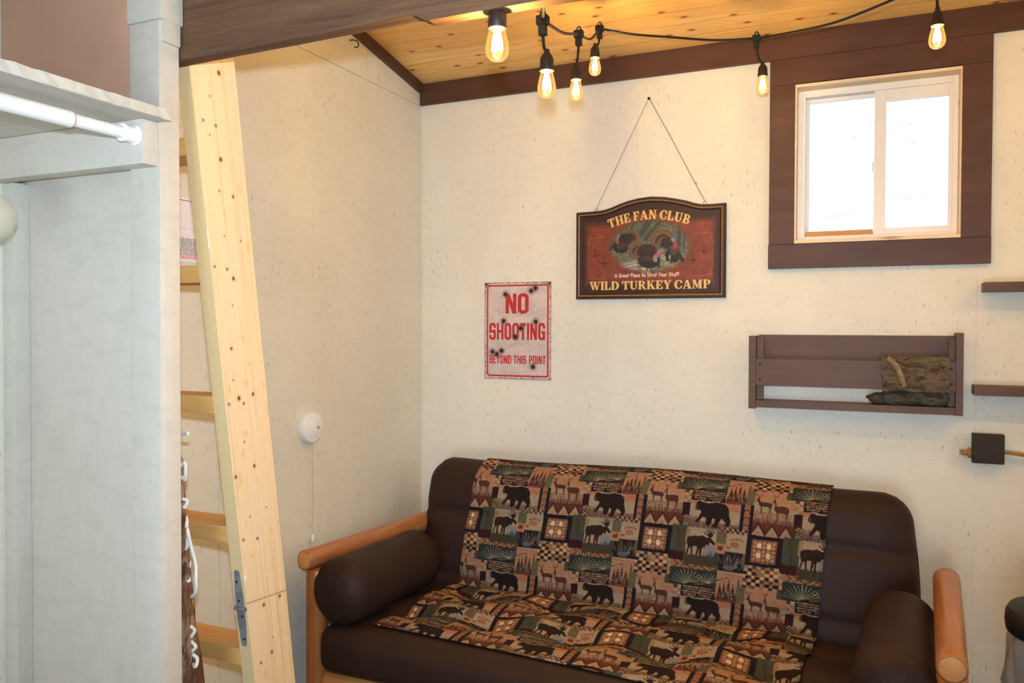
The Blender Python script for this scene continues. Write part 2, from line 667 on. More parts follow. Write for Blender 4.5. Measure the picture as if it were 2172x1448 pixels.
def grid_mesh(me_name, P, C, keep=None, flip=False):
    """P: (ny,nx,3) points, C: (ny,nx,3) linear colours -> mesh with the attribute 'paint'"""
    ny, nx = P.shape[:2]
    idx = np.arange(ny * nx).reshape(ny, nx)
    q = np.stack([idx[:-1, :-1], idx[:-1, 1:], idx[1:, 1:], idx[1:, :-1]], -1).reshape(-1, 4)
    if keep is not None:
        q = q[keep.reshape(-1)]
    if flip:
        q = q[:, ::-1]
    used = np.unique(q)
    re = np.full(ny * nx, -1); re[used] = np.arange(len(used))
    q = re[q]
    V = P.reshape(-1, 3)[used]; CC = C.reshape(-1, 3)[used]
    me = bpy.data.meshes.new(me_name)
    me.vertices.add(len(V)); me.vertices.foreach_set('co', V.astype(np.float32).ravel())
    me.loops.add(q.size); me.loops.foreach_set('vertex_index', q.astype(np.int32).ravel())
    me.polygons.add(len(q))
    me.polygons.foreach_set('loop_start', np.arange(0, q.size, 4, dtype=np.int32))
    me.polygons.foreach_set('loop_total', np.full(len(q), 4, np.int32))
    me.update(calc_edges=True)
    at = me.color_attributes.new('paint', 'FLOAT_COLOR', 'POINT')
    at.data.foreach_set('color', np.concatenate([CC, np.ones((len(CC), 1))], 1).astype(np.float32).ravel())
    me.validate()
    return me


# ---- letters
def rc(x0, y0, x1, y1):
    return [(x0, y0), (x1, y0), (x1, y1), (x0, y1)]


def el(cx, cy, rx, ry, n=36, a0=0, a1=360):
    return [(cx + rx * math.cos(math.radians(a0 + (a1 - a0) * k / n)), cy + ry * math.sin(math.radians(a0 + (a1 - a0) * k / n)))
            for k in range(n + (0 if a1 - a0 == 360 else 1))]


def rr(x0, y0, x1, y1, r):
    o = []
    for cx, cy, a in ((x1 - r, y1 - r, 0), (x0 + r, y1 - r, 90), (x0 + r, y0 + r, 180), (x1 - r, y0 + r, 270)):
        o += [(cx + r * math.cos(math.radians(a + d)), cy + r * math.sin(math.radians(a + d))) for d in (0, 22, 45, 68, 90)]
    return o


_h, _t = 0.07, 0.09


def _stem(x=0.08, top=True, bot=True):
    o = [(1, rc(x, 0, x + .24, 1))]
    if bot: o.append((1, rc(x - .08, 0, x + .32, _h)))
    if top: o.append((1, rc(x - .08, 1 - _h, x + .32, 1)))
    return o


SERIF = {
    'I': (.40, _stem()),
    'T': (.86, _stem(.31, top=False) + [(1, rc(0, 1 - _t, .86, 1)), (1, [(0, 1), (0, .66), (.05, .66), (.16, 1 - _t), (.16, 1)]), (1, [(.86, 1), (.86, .66), (.81, .66), (.70, 1 - _t), (.70, 1)])]),
    'H': (.96, _stem() + _stem(.64) + [(1, rc(.3, .45, .66, .54))]),
    'E': (.80, _stem() + [(1, rc(.1, 1 - _t, .74, 1)), (1, [(.74, 1), (.74, .68), (.69, .68), (.56, 1 - _t)]), (1, rc(.3, .46, .55, .54)), (1, rc(.51, .34, .56, .66)), (1, rc(.1, 0, .78, _t)), (1, [(.78, 0), (.78, .34), (.73, .34), (.60, _t)])]),
    'F': (.74, _stem() + [(1, rc(.1, 1 - _t, .72, 1)), (1, [(.72, 1), (.72, .66), (.67, .66), (.54, 1 - _t)]), (1, rc(.3, .46, .52, .54)), (1, rc(.48, .34, .53, .66))]),
    'A': (1.0, [(1, [(.38, 1), (.56, 1), (.92, 0), (.64, 0)]), (1, [(.38, 1), (.47, 1), (.18, 0), (.09, 0)]), (1, rc(.2, .28, .68, .37)), (1, rc(0, 0, .30, _h)), (1, rc(.54, 0, 1.0, _h))]),
    'N': (.95, [(1, rc(.1, 0, .2, 1)), (1, rc(.72, 0, .82, 1)), (1, [(.04, 1), (.34, 1), (.82, 0), (.68, 0)]), (1, rc(0, 1 - _h, .3, 1)), (1, rc(0, 0, .3, _h)), (1, rc(.6, 1 - _h, .93, 1))]),
    'C': (.88, [(1, el(.46, .5, .46, .52)), (-1, el(.5, .5, .25, .43)), (-1, [(.55, .36), (1, .30), (1, .66), (.55, .66)]), (1, [(.80, 1.0), (.80, .62), (.75, .62), (.66, .84), (.60, .92)]), ]),
    'L': (.76, _stem() + [(1, rc(.1, 0, .74, _t)), (1, [(.74, 0), (.74, .36), (.69, .36), (.55, _t)])]),
    'U': (.92, [(1, rc(.08, .3, .32, 1)), (1, rc(0, 1 - _h, .42, 1)), (1, rc(.70, .3, .80, 1)), (1, rc(.60, 1 - _h, .90, 1)), (1, el(.44, .34, .36, .36, 24, 180, 360)), (-1, el(.51, .36, .19, .27, 24, 180, 360)), (-1, rc(.32, .33, .70, .6))]),
    'B': (.84, _stem() + [(1, el(.42, .75, .32, .25)), (1, rc(.2, .5, .42, 1)), (-1, el(.42, .755, .12, .17)), (-1, rc(.32, .585, .42, .925)), (1, el(.42, .265, .38, .265)), (1, rc(.2, 0, .42, .53)), (-1, el(.42, .27, .15, .185)), (-1, rc(.32, .085, .42, .455)), (1, rc(.08, 0, .32, 1))]),
    'D': (.94, _stem() + [(1, el(.4, .5, .52, .5)), (-1, rc(-.2, -.1, .07, 1.1)), (-1, el(.4, .5, .25, .42)), (-1, rc(.32, .08, .4, .92)), (1, rc(.08, 0, .32, 1)), (1, rc(0, 0, .2, _h)), (1, rc(0, 1 - _h, .2, 1))]),
    'P': (.80, _stem() + [(1, el(.42, .72, .36, .28)), (1, rc(.2, .44, .42, 1)), (-1, el(.42, .72, .14, .2)), (-1, rc(.32, .52, .42, .92)), (1, rc(.08, 0, .32, 1))]),
    'R': (.96, _stem() + [(1, el(.42, .74, .36, .26)), (1, rc(.2, .48, .42, 1)), (-1, el(.42, .74, .14, .18)), (-1, rc(.32, .56, .42, .92)), (1, rc(.08, 0, .32, 1)), (1, [(.34, .54), (.56, .54), (.92, 0), (.66, 0)]), (1, rc(.68, 0, 1.0, _h))]),
    'K': (.98, _stem() + [(1, [(.68, 1), (.78, 1), (.40, .46), (.31, .44)]), (1, [(.36, .52), (.54, .68), (.95, 0), (.66, 0)]), (1, rc(.58, 1 - _h, .92, 1)), (1, rc(.56, 0, 1.0, _h))]),
    'Y': (.90, [(1, [(.05, 1), (.32, 1), (.57, .42), (.34, .42)]), (1, [(.72, 1), (.81, 1), (.57, .42), (.48, .42)]), (1, rc(.33, 0, .57, .46)), (1, rc(.24, 0, .66, _h)), (1, rc(0, 1 - _h, .42, 1)), (1, rc(.60, 1 - _h, .92, 1))]),
    'W': (1.32, [(1, [(.05, 1), (.31, 1), (.53, 0), (.40, 0)]), (1, [(.62, 1), (.70, 1), (.53, 0), (.46, 0)]), (1, [(.52, 1), (.78, 1), (.97, 0), (.84, 0)]), (1, [(1.16, 1), (1.24, 1), (.97, 0), (.90, 0)]), (1, rc(0, 1 - _h, .42, 1)), (1, rc(.48, 1 - _h, .86, 1)), (1, rc(1.04, 1 - _h, 1.34, 1))]),
    'M': (1.14, [(1, rc(.1, 0, .19, 1)), (1, rc(.76, 0, 1.0, 1)), (1, [(.06, 1), (.32, 1), (.62, .1), (.48, .1)]), (1, [(.76, 1), (.84, 1), (.60, .1), (.54, .1)]), (1, rc(0, 0, .3, _h)), (1, rc(.66, 0, 1.1, _h)), (1, rc(0, 1 - _h, .2, 1)), (1, rc(.86, 1 - _h, 1.1, 1))]),
    ' ': (.24, []),
}
SANS = {
    'N': (.56, [(1, rc(0, 0, .17, 1)), (1, rc(.37, 0, .54, 1)), (1, [(0, 1), (.19, 1), (.54, 0), (.35, 0)])]),
    'O': (.56, [(1, rr(0, -.01, .54, 1.01, .22)), (-1, rr(.18, .15, .36, .85, .08))]),
    'S': (.56, [(1, rr(0, -.01, .54, 1.01, .2)), (-1, rr(.18, .57, .36, .86, .06)), (-1, rr(.18, .14, .36, .43, .06)), (-1, rc(.30, .60, .6, .70)), (-1, rc(-.1, .30, .24, .40))]),
    'H': (.56, [(1, rc(0, 0, .17, 1)), (1, rc(.37, 0, .54, 1)), (1, rc(.1, .42, .4, .58))]),
    'T': (.48, [(1, rc(0, .83, .47, 1)), (1, rc(.145, 0, .325, 1))]),
    'I': (.20, [(1, rc(0, 0, .18, 1))]),
    'G': (.57, [(1, rr(0, -.01, .54, 1.01, .2)), (-1, rr(.18, .15, .36, .85, .08)), (-1, rc(.30, .52, .6, .68)), (1, rc(.27, .38, .54, .52)), (1, rc(.42, .0, .54, .5))]),
    'B': (.55, [(1, rr(0, 0, .53, 1, .12)), (1, rc(0, 0, .2, 1)), (-1, rr(.18, .58, .35, .86, .05)), (-1, rr(.18, .14, .35, .44, .05))]),
    'E': (.42, [(1, rc(0, 0, .17, 1)), (1, rc(0, 0, .40, .16)), (1, rc(0, .84, .40, 1)), (1, rc(0, .43, .37, .58))]),
    'Y': (.54, [(1, [(0, 1), (.18, 1), (.36, .42), (.18, .42)]), (1, [(.36, 1), (.54, 1), (.36, .42), (.18, .42)]), (1, rc(.18, 0, .36, .5))]),
    'D': (.56, [(1, rr(0, 0, .54, 1, .18)), (1, rc(0, 0, .2, 1)), (-1, rr(.18, .15, .36, .85, .07))]),
    'P': (.54, [(1, rr(0, .40, .52, 1, .14)), (1, rc(0, 0, .17, 1)), (-1, rr(.18, .54, .35, .86, .05))]),
    ' ': (.26, []),
}
HAND = {
    'A': (.62, [[(0, 0), (.3, 1), (.56, 0)], [(.1, .36), (.46, .36)]]),
    'G': (.66, [[(.56, .84), (.36, 1), (.12, .84), (.03, .45), (.14, .12), (.36, 0), (.56, .14), (.58, .42), (.36, .42)]]),
    'r': (.36, [[(.05, .62), (.05, 0)], [(.05, .4), (.16, .58), (.3, .6)]]),
    'e': (.50, [[(.05, .32), (.4, .36), (.36, .56), (.2, .62), (.06, .5), (.04, .24), (.16, .02), (.4, .08)]]),
    'a': (.50, [[(.4, .52), (.2, .62), (.04, .36), (.1, .05), (.26, .03), (.38, .3)], [(.4, .6), (.38, .2), (.44, 0)]]),
    't': (.40, [[(.18, .95), (.18, 0)], [(0, .62), (.36, .62)]]),
    'P': (.52, [[(.05, 1), (.05, 0)], [(.05, .98), (.34, .94), (.44, .72), (.3, .5), (.05, .46)]]),
    'l': (.18, [[(.06, 1), (.06, 0)]]),
    'c': (.44, [[(.36, .54), (.2, .62), (.05, .4), (.08, .1), (.22, 0), (.38, .1)]]),
    'o': (.48, [el(.22, .31, .19, .3, 12) + [(.41, .31)]]),
    'S': (.56, [[(.46, .84), (.26, 1), (.06, .82), (.14, .58), (.4, .44), (.46, .2), (.26, 0), (.03, .14)]]),
    'u': (.50, [[(.05, .6), (.06, .16), (.2, .02), (.36, .16), (.38, .6)], [(.38, .3), (.42, 0)]]),
    'Y': (.56, [[(0, 1), (.26, .5)], [(.5, 1), (.12, 0)]]),
    'f': (.40, [[(.38, .9), (.26, 1), (.16, .84), (.14, 0)], [(0, .56), (.32, .56)]]),
    ' ': (.30, []),
}


def write(cv, text, font, x0, x1, y, h, c, gap=0.05, curve=None, alpha=1.0, jit=0.0, slant=0.0):
    """fit a line of letters between x0 and x1; curve(x) -> (dy, angle) bends it"""
    tot = sum(font[ch][0] + gap for ch in text) - gap
    sx = (x1 - x0) / tot
    px = 0.0
    for ch in text:
        w, ops = font[ch]
        if ops:
            mid = x0 + (px + w / 2) * sx
            dy, ang = curve(mid) if curve else (0, 0)
            ca, sa = math.cos(ang), math.sin(ang)

            def tr(u, v, px=px, w=w, mid=mid, dy=dy, ca=ca, sa=sa):
                a = (u - w / 2) * sx + slant * v; b = v * h
                return (mid + a * ca - b * sa, y + dy + a * sa + b * ca)
            cv.glyph(ops, tr, c, alpha, jit)
        px += w + gap


def write_hand(cv, text, x0, x1, y, h, w, c, slope=0.0):
    tot = sum(HAND[ch][0] + .06 for ch in text)
    s = (x1 - x0) / tot
    px = 0
    for ch in text:
        for pl in HAND[ch][1]:
            cv.line([(x0 + (px + u) * s, y + v * h + slope * (px * s)) for u, v in pl], w, c)
        px += HAND[ch][0] + .06


# ---- the lodge throw: one repeat of its woven patchwork
TILE = 0.383


def lodge_tile():
    cv = Canvas(1.0, 1.0, 1 / 330.0, (60, 58, 50))
    rs = random.Random(5)
    PE = (168, 124, 96); CR = (164, 144, 120); DK = (38, 30, 32); GR = (72, 72, 60); MA = (74, 38, 40); BR = (100, 54, 40); TA = (150, 112, 82); OL = (98, 92, 72); SL = (58, 62, 64)

    def R(u0, v0, u1, v1, c, a=1.0, jit=0.15):
        # v runs down the throw; wraps round the repeat
        for du in (-1, 0, 1):
            for dv in (-1, 0, 1):
                x0, x1, y0, y1 = u0 + du, u1 + du, 1 - (v1 + dv), 1 - (v0 + dv)
                if x1 > 0 and x0 < 1 and y1 > 0 and y0 < 1:
                    cv.rect(x0, y0, x1, y1, c, a, jit)

    def Pg(pts, c, a=1.0, jit=0.12):
        for du in (-1, 0, 1):
            for dv in (-1, 0, 1):
                q = [(u + du, 1 - (v + dv)) for u, v in pts]
                if max(p[0] for p in q) > 0 and min(p[0] for p in q) < 1 and max(p[1] for p in q) > 0 and min(p[1] for p in q) < 1:
                    cv.poly(q, c, a, jit)

    def L(pts, w, c, a=1.0, taper=False):
        for du in (-1, 0, 1):
            for dv in (-1, 0, 1):
                q = [(u + du, 1 - (v + dv)) for u, v in pts]
                if max(p[0] for p in q) > -.05 and min(p[0] for p in q) < 1.05 and max(p[1] for p in q) > -.05 and min(p[1] for p in q) < 1.05:
                    cv.line(q, w, c, a, taper)

    def fit(pts, u0, v0, u1, v1):
        return [(u0 + p[0] * (u1 - u0), v0 + p[1] * (v1 - v0)) for p in pts]

    def checks(u0, v0, u1, v1, n, m, cols):
        for i in range(n):
            for j in range(m):
                c = cols[(i + j) % 2][rs.randrange(len(cols[(i + j) % 2]))]
                R(u0 + (u1 - u0) * i / n, v0 + (v1 - v0) * j / m, u0 + (u1 - u0) * (i + 1) / n, v0 + (v1 - v0) * (j + 1) / m, c)

    def grass(u0, u1, v, n, hh, c):
        for k in range(n):
            u = rs.uniform(u0, u1)
            L([(u, v), (u + rs.uniform(-.012, .012), v - rs.uniform(.3, 1) * hh)], .005, c, .8)

    # dark brush with a hare, above the pine trees
    R(.43, .86, .66, 1.05, DK)
    for k in range(46):
        u = rs.uniform(.44, .65); b = rs.uniform(.93, 1.02)
        L([(u, b), (u + (u - .52) * .5 + rs.uniform(-.01, .01), b - rs.uniform(.03, .09))], .004, rs.choice([(120, 112, 104), (86, 80, 78), (150, 130, 110)]), .9)
    Pg(el(.53, 1.01, .055, .028), (92, 92, 94)); Pg(el(.585, .99, .022, .02), (104, 102, 100)); L([(.585, .98), (.60, .94)], .008, (120, 110, 104))
    # arrow band
    R(0, 0, .43, .07, TA)
    for x in (.0, .06, .26, .32):
        s = 1 if x < .2 else -1
        L([(x + .05 - s * .02, .0), (x + .05 + s * .02, .035), (x + .05 - s * .02, .07)], .012, BR)
    Pg([(.13, .035), (.19, .0), (.25, .035), (.19, .07)], MA); Pg([(.155, .035), (.19, .012), (.225, .035), (.19, .058)], TA)
    L([(.25, .0), (.33, .07)], .01, BR); L([(.25, .07), (.33, .0)], .01, BR)
    Pg([(.37, 0), (.44, 0), (.44, .07), (.37, .07), (.41, .035)], GR)
    # pine needles and cones
    R(-.045, .07, .09, .25, GR); R(0, .07, .43, .37, (48, 52, 50)); R(.10, .26, .43, .37, DK)
    for cx, cy, n, ln in ((.17, .235, 13, .16), (.36, .20, 10, .11)):
        for k in range(n):
            a = math.pi * (0.06 + 0.88 * k / (n - 1))
            L([(cx, cy), (cx + ln * math.cos(a), cy - ln * 0.95 * math.sin(a))], .006, rs.choice([(150, 148, 120), (126, 126, 104), (168, 160, 128)]), .95)
    for cx, cy, w, h in ((.205, .285, .07, .075), (.345, .285, .075, .075)):
        Pg(el(cx, cy, w, h), (50, 36, 34))
        for j in range(5):
            for i in range(6):
                u = cx - w + (i + .5 + .5 * (j % 2)) * w / 3.1; v = cy - h * .45 + j * h * .33
                if ((u - cx) / w) ** 2 + ((v - cy) / h) ** 2 < 1:
                    L([(u - .009, v), (u, v + .008), (u + .009, v)], .007, rs.choice([CR, (150, 116, 92), (196, 164, 138)]))
    L([(.36, .205), (.52, .16)], .012, (70, 56, 50))
    # pine trees on a peach sky
    R(.43, .05, .67, .35, PE)
    R(.43, .05, .67, .09, CR, .5); L([(.43, .075), (.67, .085)], .006, BR, .6)
    L([(.42, .16), (.52, .115), (.55, .12)], .012, (70, 56, 50), 1, True)
    for k, (x, t) in enumerate(((.47, .18), (.505, .16), (.545, .13), (.585, .17), (.63, .11))):
        for j in range(7):
            v = t + j * (.33 - t) / 7; w = .006 + j * .0055
            Pg([(x, v - .01), (x + w, v + .03), (x - w, v + .03)], rs.choice([(74, 44, 36), (62, 38, 34)]))
        for j in range(5):
            L([(x - .02 + rs.uniform(0, .04), rs.uniform(t + .07, .33))] * 1 + [(x + rs.uniform(-.02, .02), rs.uniform(t + .1, .34))], .005, CR, .6)
    R(.43, .325, .67, .35, BR, .8)
    # gingham
    checks(.66, -.05, 1.0, .19, 9, 7, [[(52, 36, 34), TA, BR, (88, 60, 48)], [CR, TA, (200, 160, 120)]])
    for i in range(4):
        R(.68 + i * .085, .06, .715 + i * .085, .09, DK); R(.70 + i * .08, .12, .735 + i * .08, .15, DK)
    R(.62, .18, .69, .35, OL)
    # two deer above a saw-tooth border
    R(.69, .18, .96, .34, PE); R(.69, .31, 1.05, .42, CR); R(.69, .40, 1.05, .53, (150, 112, 92)); R(.96, .25, 1.05, .36, PE)
    grass(.69, 1.05, .53, 90, .1, (92, 70, 60)); grass(.69, 1.05, .47, 40, .06, CR)
    deer = [(.02, .30), (.10, .22), (.14, .12), (.20, .16), (.22, .30), (.30, .42), (.60, .40), (.86, .42), (.96, .52), (.96, .62), (.90, .66), (.88, .98), (.82, .98), (.80, .68), (.70, .64), (.40, .64), (.40, .98), (.33, .98), (.32, .66), (.20, .58), (.14, .42), (.04, .36)]
    Pg(fit([(1 - p[0] * .98, p[1]) for p in deer][::-1], .71, .22, .86, .42), (78, 48, 42)) if False else Pg(fit(deer, .705, .225, .86, .42), (78, 48, 42))
    Pg(fit(deer, .845, .21, 1.01, .50), (86, 50, 40))
    for x, y in ((.722, .25), (.868, .24)):
        L([(x, y), (x - .02, y - .03)], .007, (78, 48, 42)); L([(x, y), (x + .024, y - .032)], .007, (78, 48, 42))
    L([(.86, .30), (.875, .33)], .012, CR)
    R(.69, .51, 1.05, .65, BR)
    for k in range(3):
        x = .69 + k * .12
        Pg([(x, .65), (x + .06, .545), (x + .12, .65)], CR); Pg([(x + .03, .64), (x + .06, .59), (x + .09, .64)], (176, 122, 84))
        L([(x, .62), (x + .06, .52), (x + .12, .62)], .012, MA)
    # little check strip and dark block
    checks(.05, .25, .12, .39, 2, 4, [[(92, 52, 42), TA], [CR]])
    R(.05, .39, .12, .52, (48, 28, 32))
    checks(.07, .52, .14, .70, 4, 10, [[(84, 52, 40), MA], [CR, (150, 112, 80)]])
    # bear
    R(.12, .36, .585, .65, CR); R(.44, .36, .585, .44, (172, 116, 92)); R(.12, .36, .20, .40, (172, 116, 92)); R(.12, .57, .585, .65, (132, 104, 88))
    grass(.12, .585, .64, 70, .07, (84, 64, 54)); grass(.12, .22, .6, 30, .09, (110, 86, 70))
    bear = [(0, .25), (.03, .10), (.07, .02), (.13, .0), (.20, .05), (.38, .06), (.62, .0), (.80, .04), (.90, .14), (.94, .30), (.94, .45), (1.0, .66), (.99, .84), (.90, .94), (.86, .88), (.88, .76), (.76, .62), (.72, .72), (.68, .84), (.66, .98), (.52, .98), (.51, .92), (.57, .84), (.58, .66), (.52, .62), (.48, .86), (.42, .95), (.34, .92), (.33, .66), (.24, .62), (.16, .80), (.07, .88), (.06, .80), (.13, .62), (.19, .44), (.15, .36), (.09, .38), (.03, .36)]
    Pg(fit(bear, .165, .36, .50, .625), (40, 30, 29), 1, .25)
    Pg(fit([(0, .25), (.03, .16), (.08, .18), (.09, .36), (.03, .36)], .165, .36, .50, .625), (70, 62, 54))
    # chevron strip
    R(.585, .35, .70, .67, (34, 30, 36)); R(.615, .35, .665, .67, TA)
    for k in range(8):
        v = .37 + k * .038
        L([(.615, v + .014), (.64, v - .008), (.665, v + .014)], .012, BR if k % 2 else (150, 92, 76))
    # moose by the water
    R(.12, .64, .40, 1.0, CR); R(.28, .82, .40, .98, (128, 132, 136)); R(.12, .93, .40, 1.03, (70, 62, 48)); R(.10, .66, .15, .80, (150, 120, 90))
    for k in range(9):
        L([(rs.uniform(.13, .25), .82 + k * .013), (rs.uniform(.27, .40), .815 + k * .013)], .004, rs.choice([(196, 140, 120), (150, 120, 110)]), .7)
    grass(.12, .40, 1.0, 60, .09, (66, 60, 46)); grass(.33, .40, .96, 16, .1, (60, 66, 78))
    moose = [(0, .40), (.03, .31), (.20, .25), (.40, .24), (.52, .20), (.60, .23), (.70, .27), (.80, .24), (.90, .32), (1, .42), (1, .49), (.93, .50), (.86, .43), (.80, .45), (.82, .58), (.76, .52), (.70, .52), (.66, .60), (.56, .64), (.55, 1), (.49, 1), (.47, .66), (.43, .96), (.37, .96), (.39, .62), (.28, .60), (.24, .64), (.25, .94), (.19, .94), (.17, .66), (.12, .68), (.06, .92), (.0, .92), (.06, .66), (.02, .54)]
    Pg(fit(moose, .125, .66, .385, .95), (46, 33, 30), 1, .2)
    for tx, ty in ((-.06, -.055), (-.035, -.085), (-.01, -.095), (.012, -.085), (.034, -.07)):
        L([(.335, .735), (.335 + tx, .735 + ty)], .009, (46, 33, 30))
    Pg([(.30, .70), (.35, .68), (.36, .72), (.33, .74)], (46, 33, 30))
    # paw prints and small squares
    checks(.40, .61, .66, .66, 11, 2, [[(116, 62, 48), MA], [CR, TA]])
    R(.39, .65, .48, .78, OL); R(.39, .78, .48, .88, PE); R(.48, .66, .665, .85, CR)
    Pg(el(.435, .83, .026, .018), BR); Pg(el(.425, .808, .009, .009), BR); Pg(el(.45, .806, .009, .009), BR)
    Pg(el(.565, .775, .042, .03), (150, 96, 70)); Pg(el(.565, .785, .028, .018), TA)
    for k in range(5):
        Pg(el(.525 + k * .025, .73 - .012 * math.sin(k * .8), .010, .014), (140, 84, 60))
    Pg(el(.508, .81, .02, .016), (140, 84, 60))
    R(.64, .85, .67, .98, OL); R(.39, .88, .42, .98, SL)
    # framed plaid
    R(.665, .645, .98, .955, (34, 29, 34))
    R(.71, .69, .93, .92, CR)
    for k in range(6):
        R(.71 + k * .22 / 5.5, .69, .71 + k * .22 / 5.5 + .018, .92, (126, 70, 48), .75); R(.71, .69 + k * .23 / 5.5, .93, .69 + k * .23 / 5.5 + .018, (126, 70, 48), .75)
    for i in range(2):
        for j in range(2):
            R(.755 + i * .085, .725 + j * .095, .795 + i * .085, .775 + j * .095, (226, 200, 158), .95)
    # twig panel and maroon block
    R(.975, .63, 1.11, .91, GR); L([(1.03, .66), (1.06, .9)], .010, (60, 54, 46))
    for k in range(5):
        v = .68 + k * .04; u = 1.033 + (v - .66) * .125
        L([(u, v + .02), (u - .025, v)], .006, (60, 54, 46)); L([(u, v + .03), (u + .025, v + .008)], .006, (60, 54, 46))
    R(.975, .905, 1.11, 1.0, (58, 30, 34))
    cv.a *= (1 + 0.10 * (np.random.RandomState(2).rand(*cv.a.shape[:2], 1) - .5)).astype(np.float32)
    return cv


# ================================================================== the room
XR, YF = 4.3, -5.2          # right wall and front wall
HX0, HX1, HZ0, HZ1 = 1.638, 2.192, 1.815, 2.414   # window opening
SL = 0.178                  # slope of the ceiling
ZC = 2.612


def zceil(y):
    return ZC - SL * y


bm = BM()
box(bm, (-0.12, YF - 0.12, -0.1), (XR + 0.12, 0.12, 0.0))
tag(obj('floor', bm, wood('floor_boards', (120, 98, 76), (92, 72, 54), 'X', 0.6), smooth=False), 'plank floor of the cabin', 'floor', kind='structure')

# back wall: four foot panels over a backing, one window opening
bm = BM()
for x0, x1, z0, z1 in ((-0.12, HX0, 0, 2.8), (HX1, XR + .12, 0, 2.8), (HX0, HX1, 0, HZ0), (HX0, HX1, HZ1, 2.8)):
    box(bm, (x0, 0.012, z0), (x1, 0.12, z1))
for x0, x1, z0, z1 in ((0.0, 1.024, 0, 2.612), (1.0243, HX0, 0, 2.612), (HX0, HX1, 0, HZ0), (HX0, HX1, HZ1, 2.612), (HX1, 2.2437, 0, 2.612), (2.244, 3.462, 0, 2.612), (3.464, XR, 0, 2.612)):
    box(bm, (x0, 0.0, z0), (x1, 0.0125, z1))
tag(obj('wall_back', bm, M_WALL, smooth=False), 'cream painted back wall behind the couch', 'wall', kind='structure')

# left wall: panels with a level joint and gable pieces above it
bm = BM()
prof = [(0.12, -0.0), (0.12, 2.9), (YF, zceil(YF) + 0.15), (YF, 0.0)]


def yz_prism(bm, poly, x0, x1):
    t = bmesh.new()
    f = t.faces.new([t.verts.new((x0, y, z)) for y, z in poly])
    r = bmesh.ops.extrude_face_region(t, geom=[f])
    for v in r['geom']:
        if isinstance(v, bmesh.types.BMVert):
            v.co.x = x1
    bmesh.ops.recalc_face_normals(t, faces=t.faces)
    merge(bm, t)


yz_prism(bm, prof, -0.12, -0.0125)
ys = [0.0, -1.268, -2.488, -3.708, YF]
for a, b in zip(ys, ys[1:]):
    yz_prism(bm, [(a - .0009, 0), (a - .0009, 2.512), (b + .0009, 2.512), (b + .0009, 0)], -0.013, 0.0)
    m = (a + b) / 2
for a, b in ((0.0, -0.435), (-0.435, -1.655), (-1.655, -2.875), (-2.875, YF)):
    yz_prism(bm, [(a - .0007, 2.5142), (a - .0007, zceil(a)), (b + .0007, zceil(b)), (b + .0007, 2.5142)], -0.013, 0.0)
tag(obj('wall_left', bm, M_WALL_L, smooth=False), 'cream painted side wall beside the ladder', 'wall', kind='structure')

bm = BM()
for y0, y1, z0, z1 in ((0.12, -1.0, 0, 9), (-2.0, YF, 0, 9), (-1.0, -2.0, 0, 1.05), (-1.0, -2.0, 2.0, 9)):  # window opening added in this unseen wall to let in more daylight
    yz_prism(bm, [(y0, z0), (y0, min(z1, zceil(y0) + .1)), (y1, min(z1, zceil(y1) + .1)), (y1, z0)], XR, XR + 0.12)
tag(obj('wall_right', bm, M_WALL_L, smooth=False), 'cream painted side wall out of the picture', 'wall', kind='structure')
bm = BM()
for x0, x1, z0, z1 in ((-0.12, 1.5, 0, 3.7), (2.7, XR + .12, 0, 3.7), (1.5, 2.7, 2.05, 3.7)):
    box(bm, (x0, YF - 0.12, z0), (x1, YF, z1))
tag(obj('wall_front', bm, M_WALL_L, smooth=False), 'cream painted entrance wall with doorway', 'wall', kind='structure')

bm = BM()
yz_prism(bm, [(0.12, zceil(0.12)), (YF - .12, zceil(YF - .12)), (YF - .12, zceil(YF - .12) + .03), (0.12, zceil(.12) + .03)], -0.12, XR + .12)
tag(obj('ceiling', bm, M_CEIL, smooth=False), 'sloping ceiling of knotty pine planks', 'ceiling', kind='structure')

# brown trim under the ceiling
bm = BM()
box(bm, (0.003, -0.019, 2.515), (XR, -0.0005, 2.611), 0.002)
tag(obj('trim_1', bm, M_BROWN, smooth=False), 'dark brown board along the top of the back wall', 'trim', kind='structure')
bm = BM()
ymax = -1.86
yz_prism(bm, [(-0.021, zceil(-.021) - .046), (-0.021, zceil(-.021) - .002), (-4.9, zceil(-4.9) - .002), (-4.9, zceil(-4.9) - .046)], 0.0005, 0.02)
tag(obj('trim_2', bm, M_BROWN, smooth=False), 'dark brown strip sloping along the top of the side wall', 'trim', kind='structure')

# loft beam and loft deck
bm = BM()
prism_xz(bm, [(0.30, 2.0785), (0.8, 2.0835), (1.105, 2.088), (1.118, 2.0845), (1.126, 2.079), (1.142, 2.0735), (1.6, 2.074), (2.6, 2.072), (XR - .002, 2.07), (XR - .002, 2.338), (0.30, 2.338)], -1.905, -1.8735)
bmesh.ops.subdivide_edges(bm, edges=[e for e in bm.edges if e.calc_length() > .3], cuts=5)
tag(obj('loft_beam', bm, M_BEAM, smooth=False), 'rough weathered brown beam along the loft edge', 'beam', kind='structure')
bm = BM()
box(bm, (0.002, YF + .002, 2.34), (XR - .002, -1.8735, 2.36))
tag(obj('loft_floor', bm, wood('loft_deck', (176, 130, 84), (150, 104, 62), 'X', 0.6), smooth=False), 'wooden loft deck above the camera', 'loft', kind='structure')

# ---------------------------------------------------------------- window
win = thing('window_1', 'small white sliding window in a wide brown frame', 'window', (1.915, 0.0, 1.72))
win['kind'] = 'structure'


def wpart(name, boxes, m, parent=win, bev=0.0015, label=None):
    bm = BM()
    for lo, hi in boxes:
        box(bm, lo, hi, bev)
    o = obj(name, bm, m, parent, smooth=False)
    if label: o['label'] = label
    return o


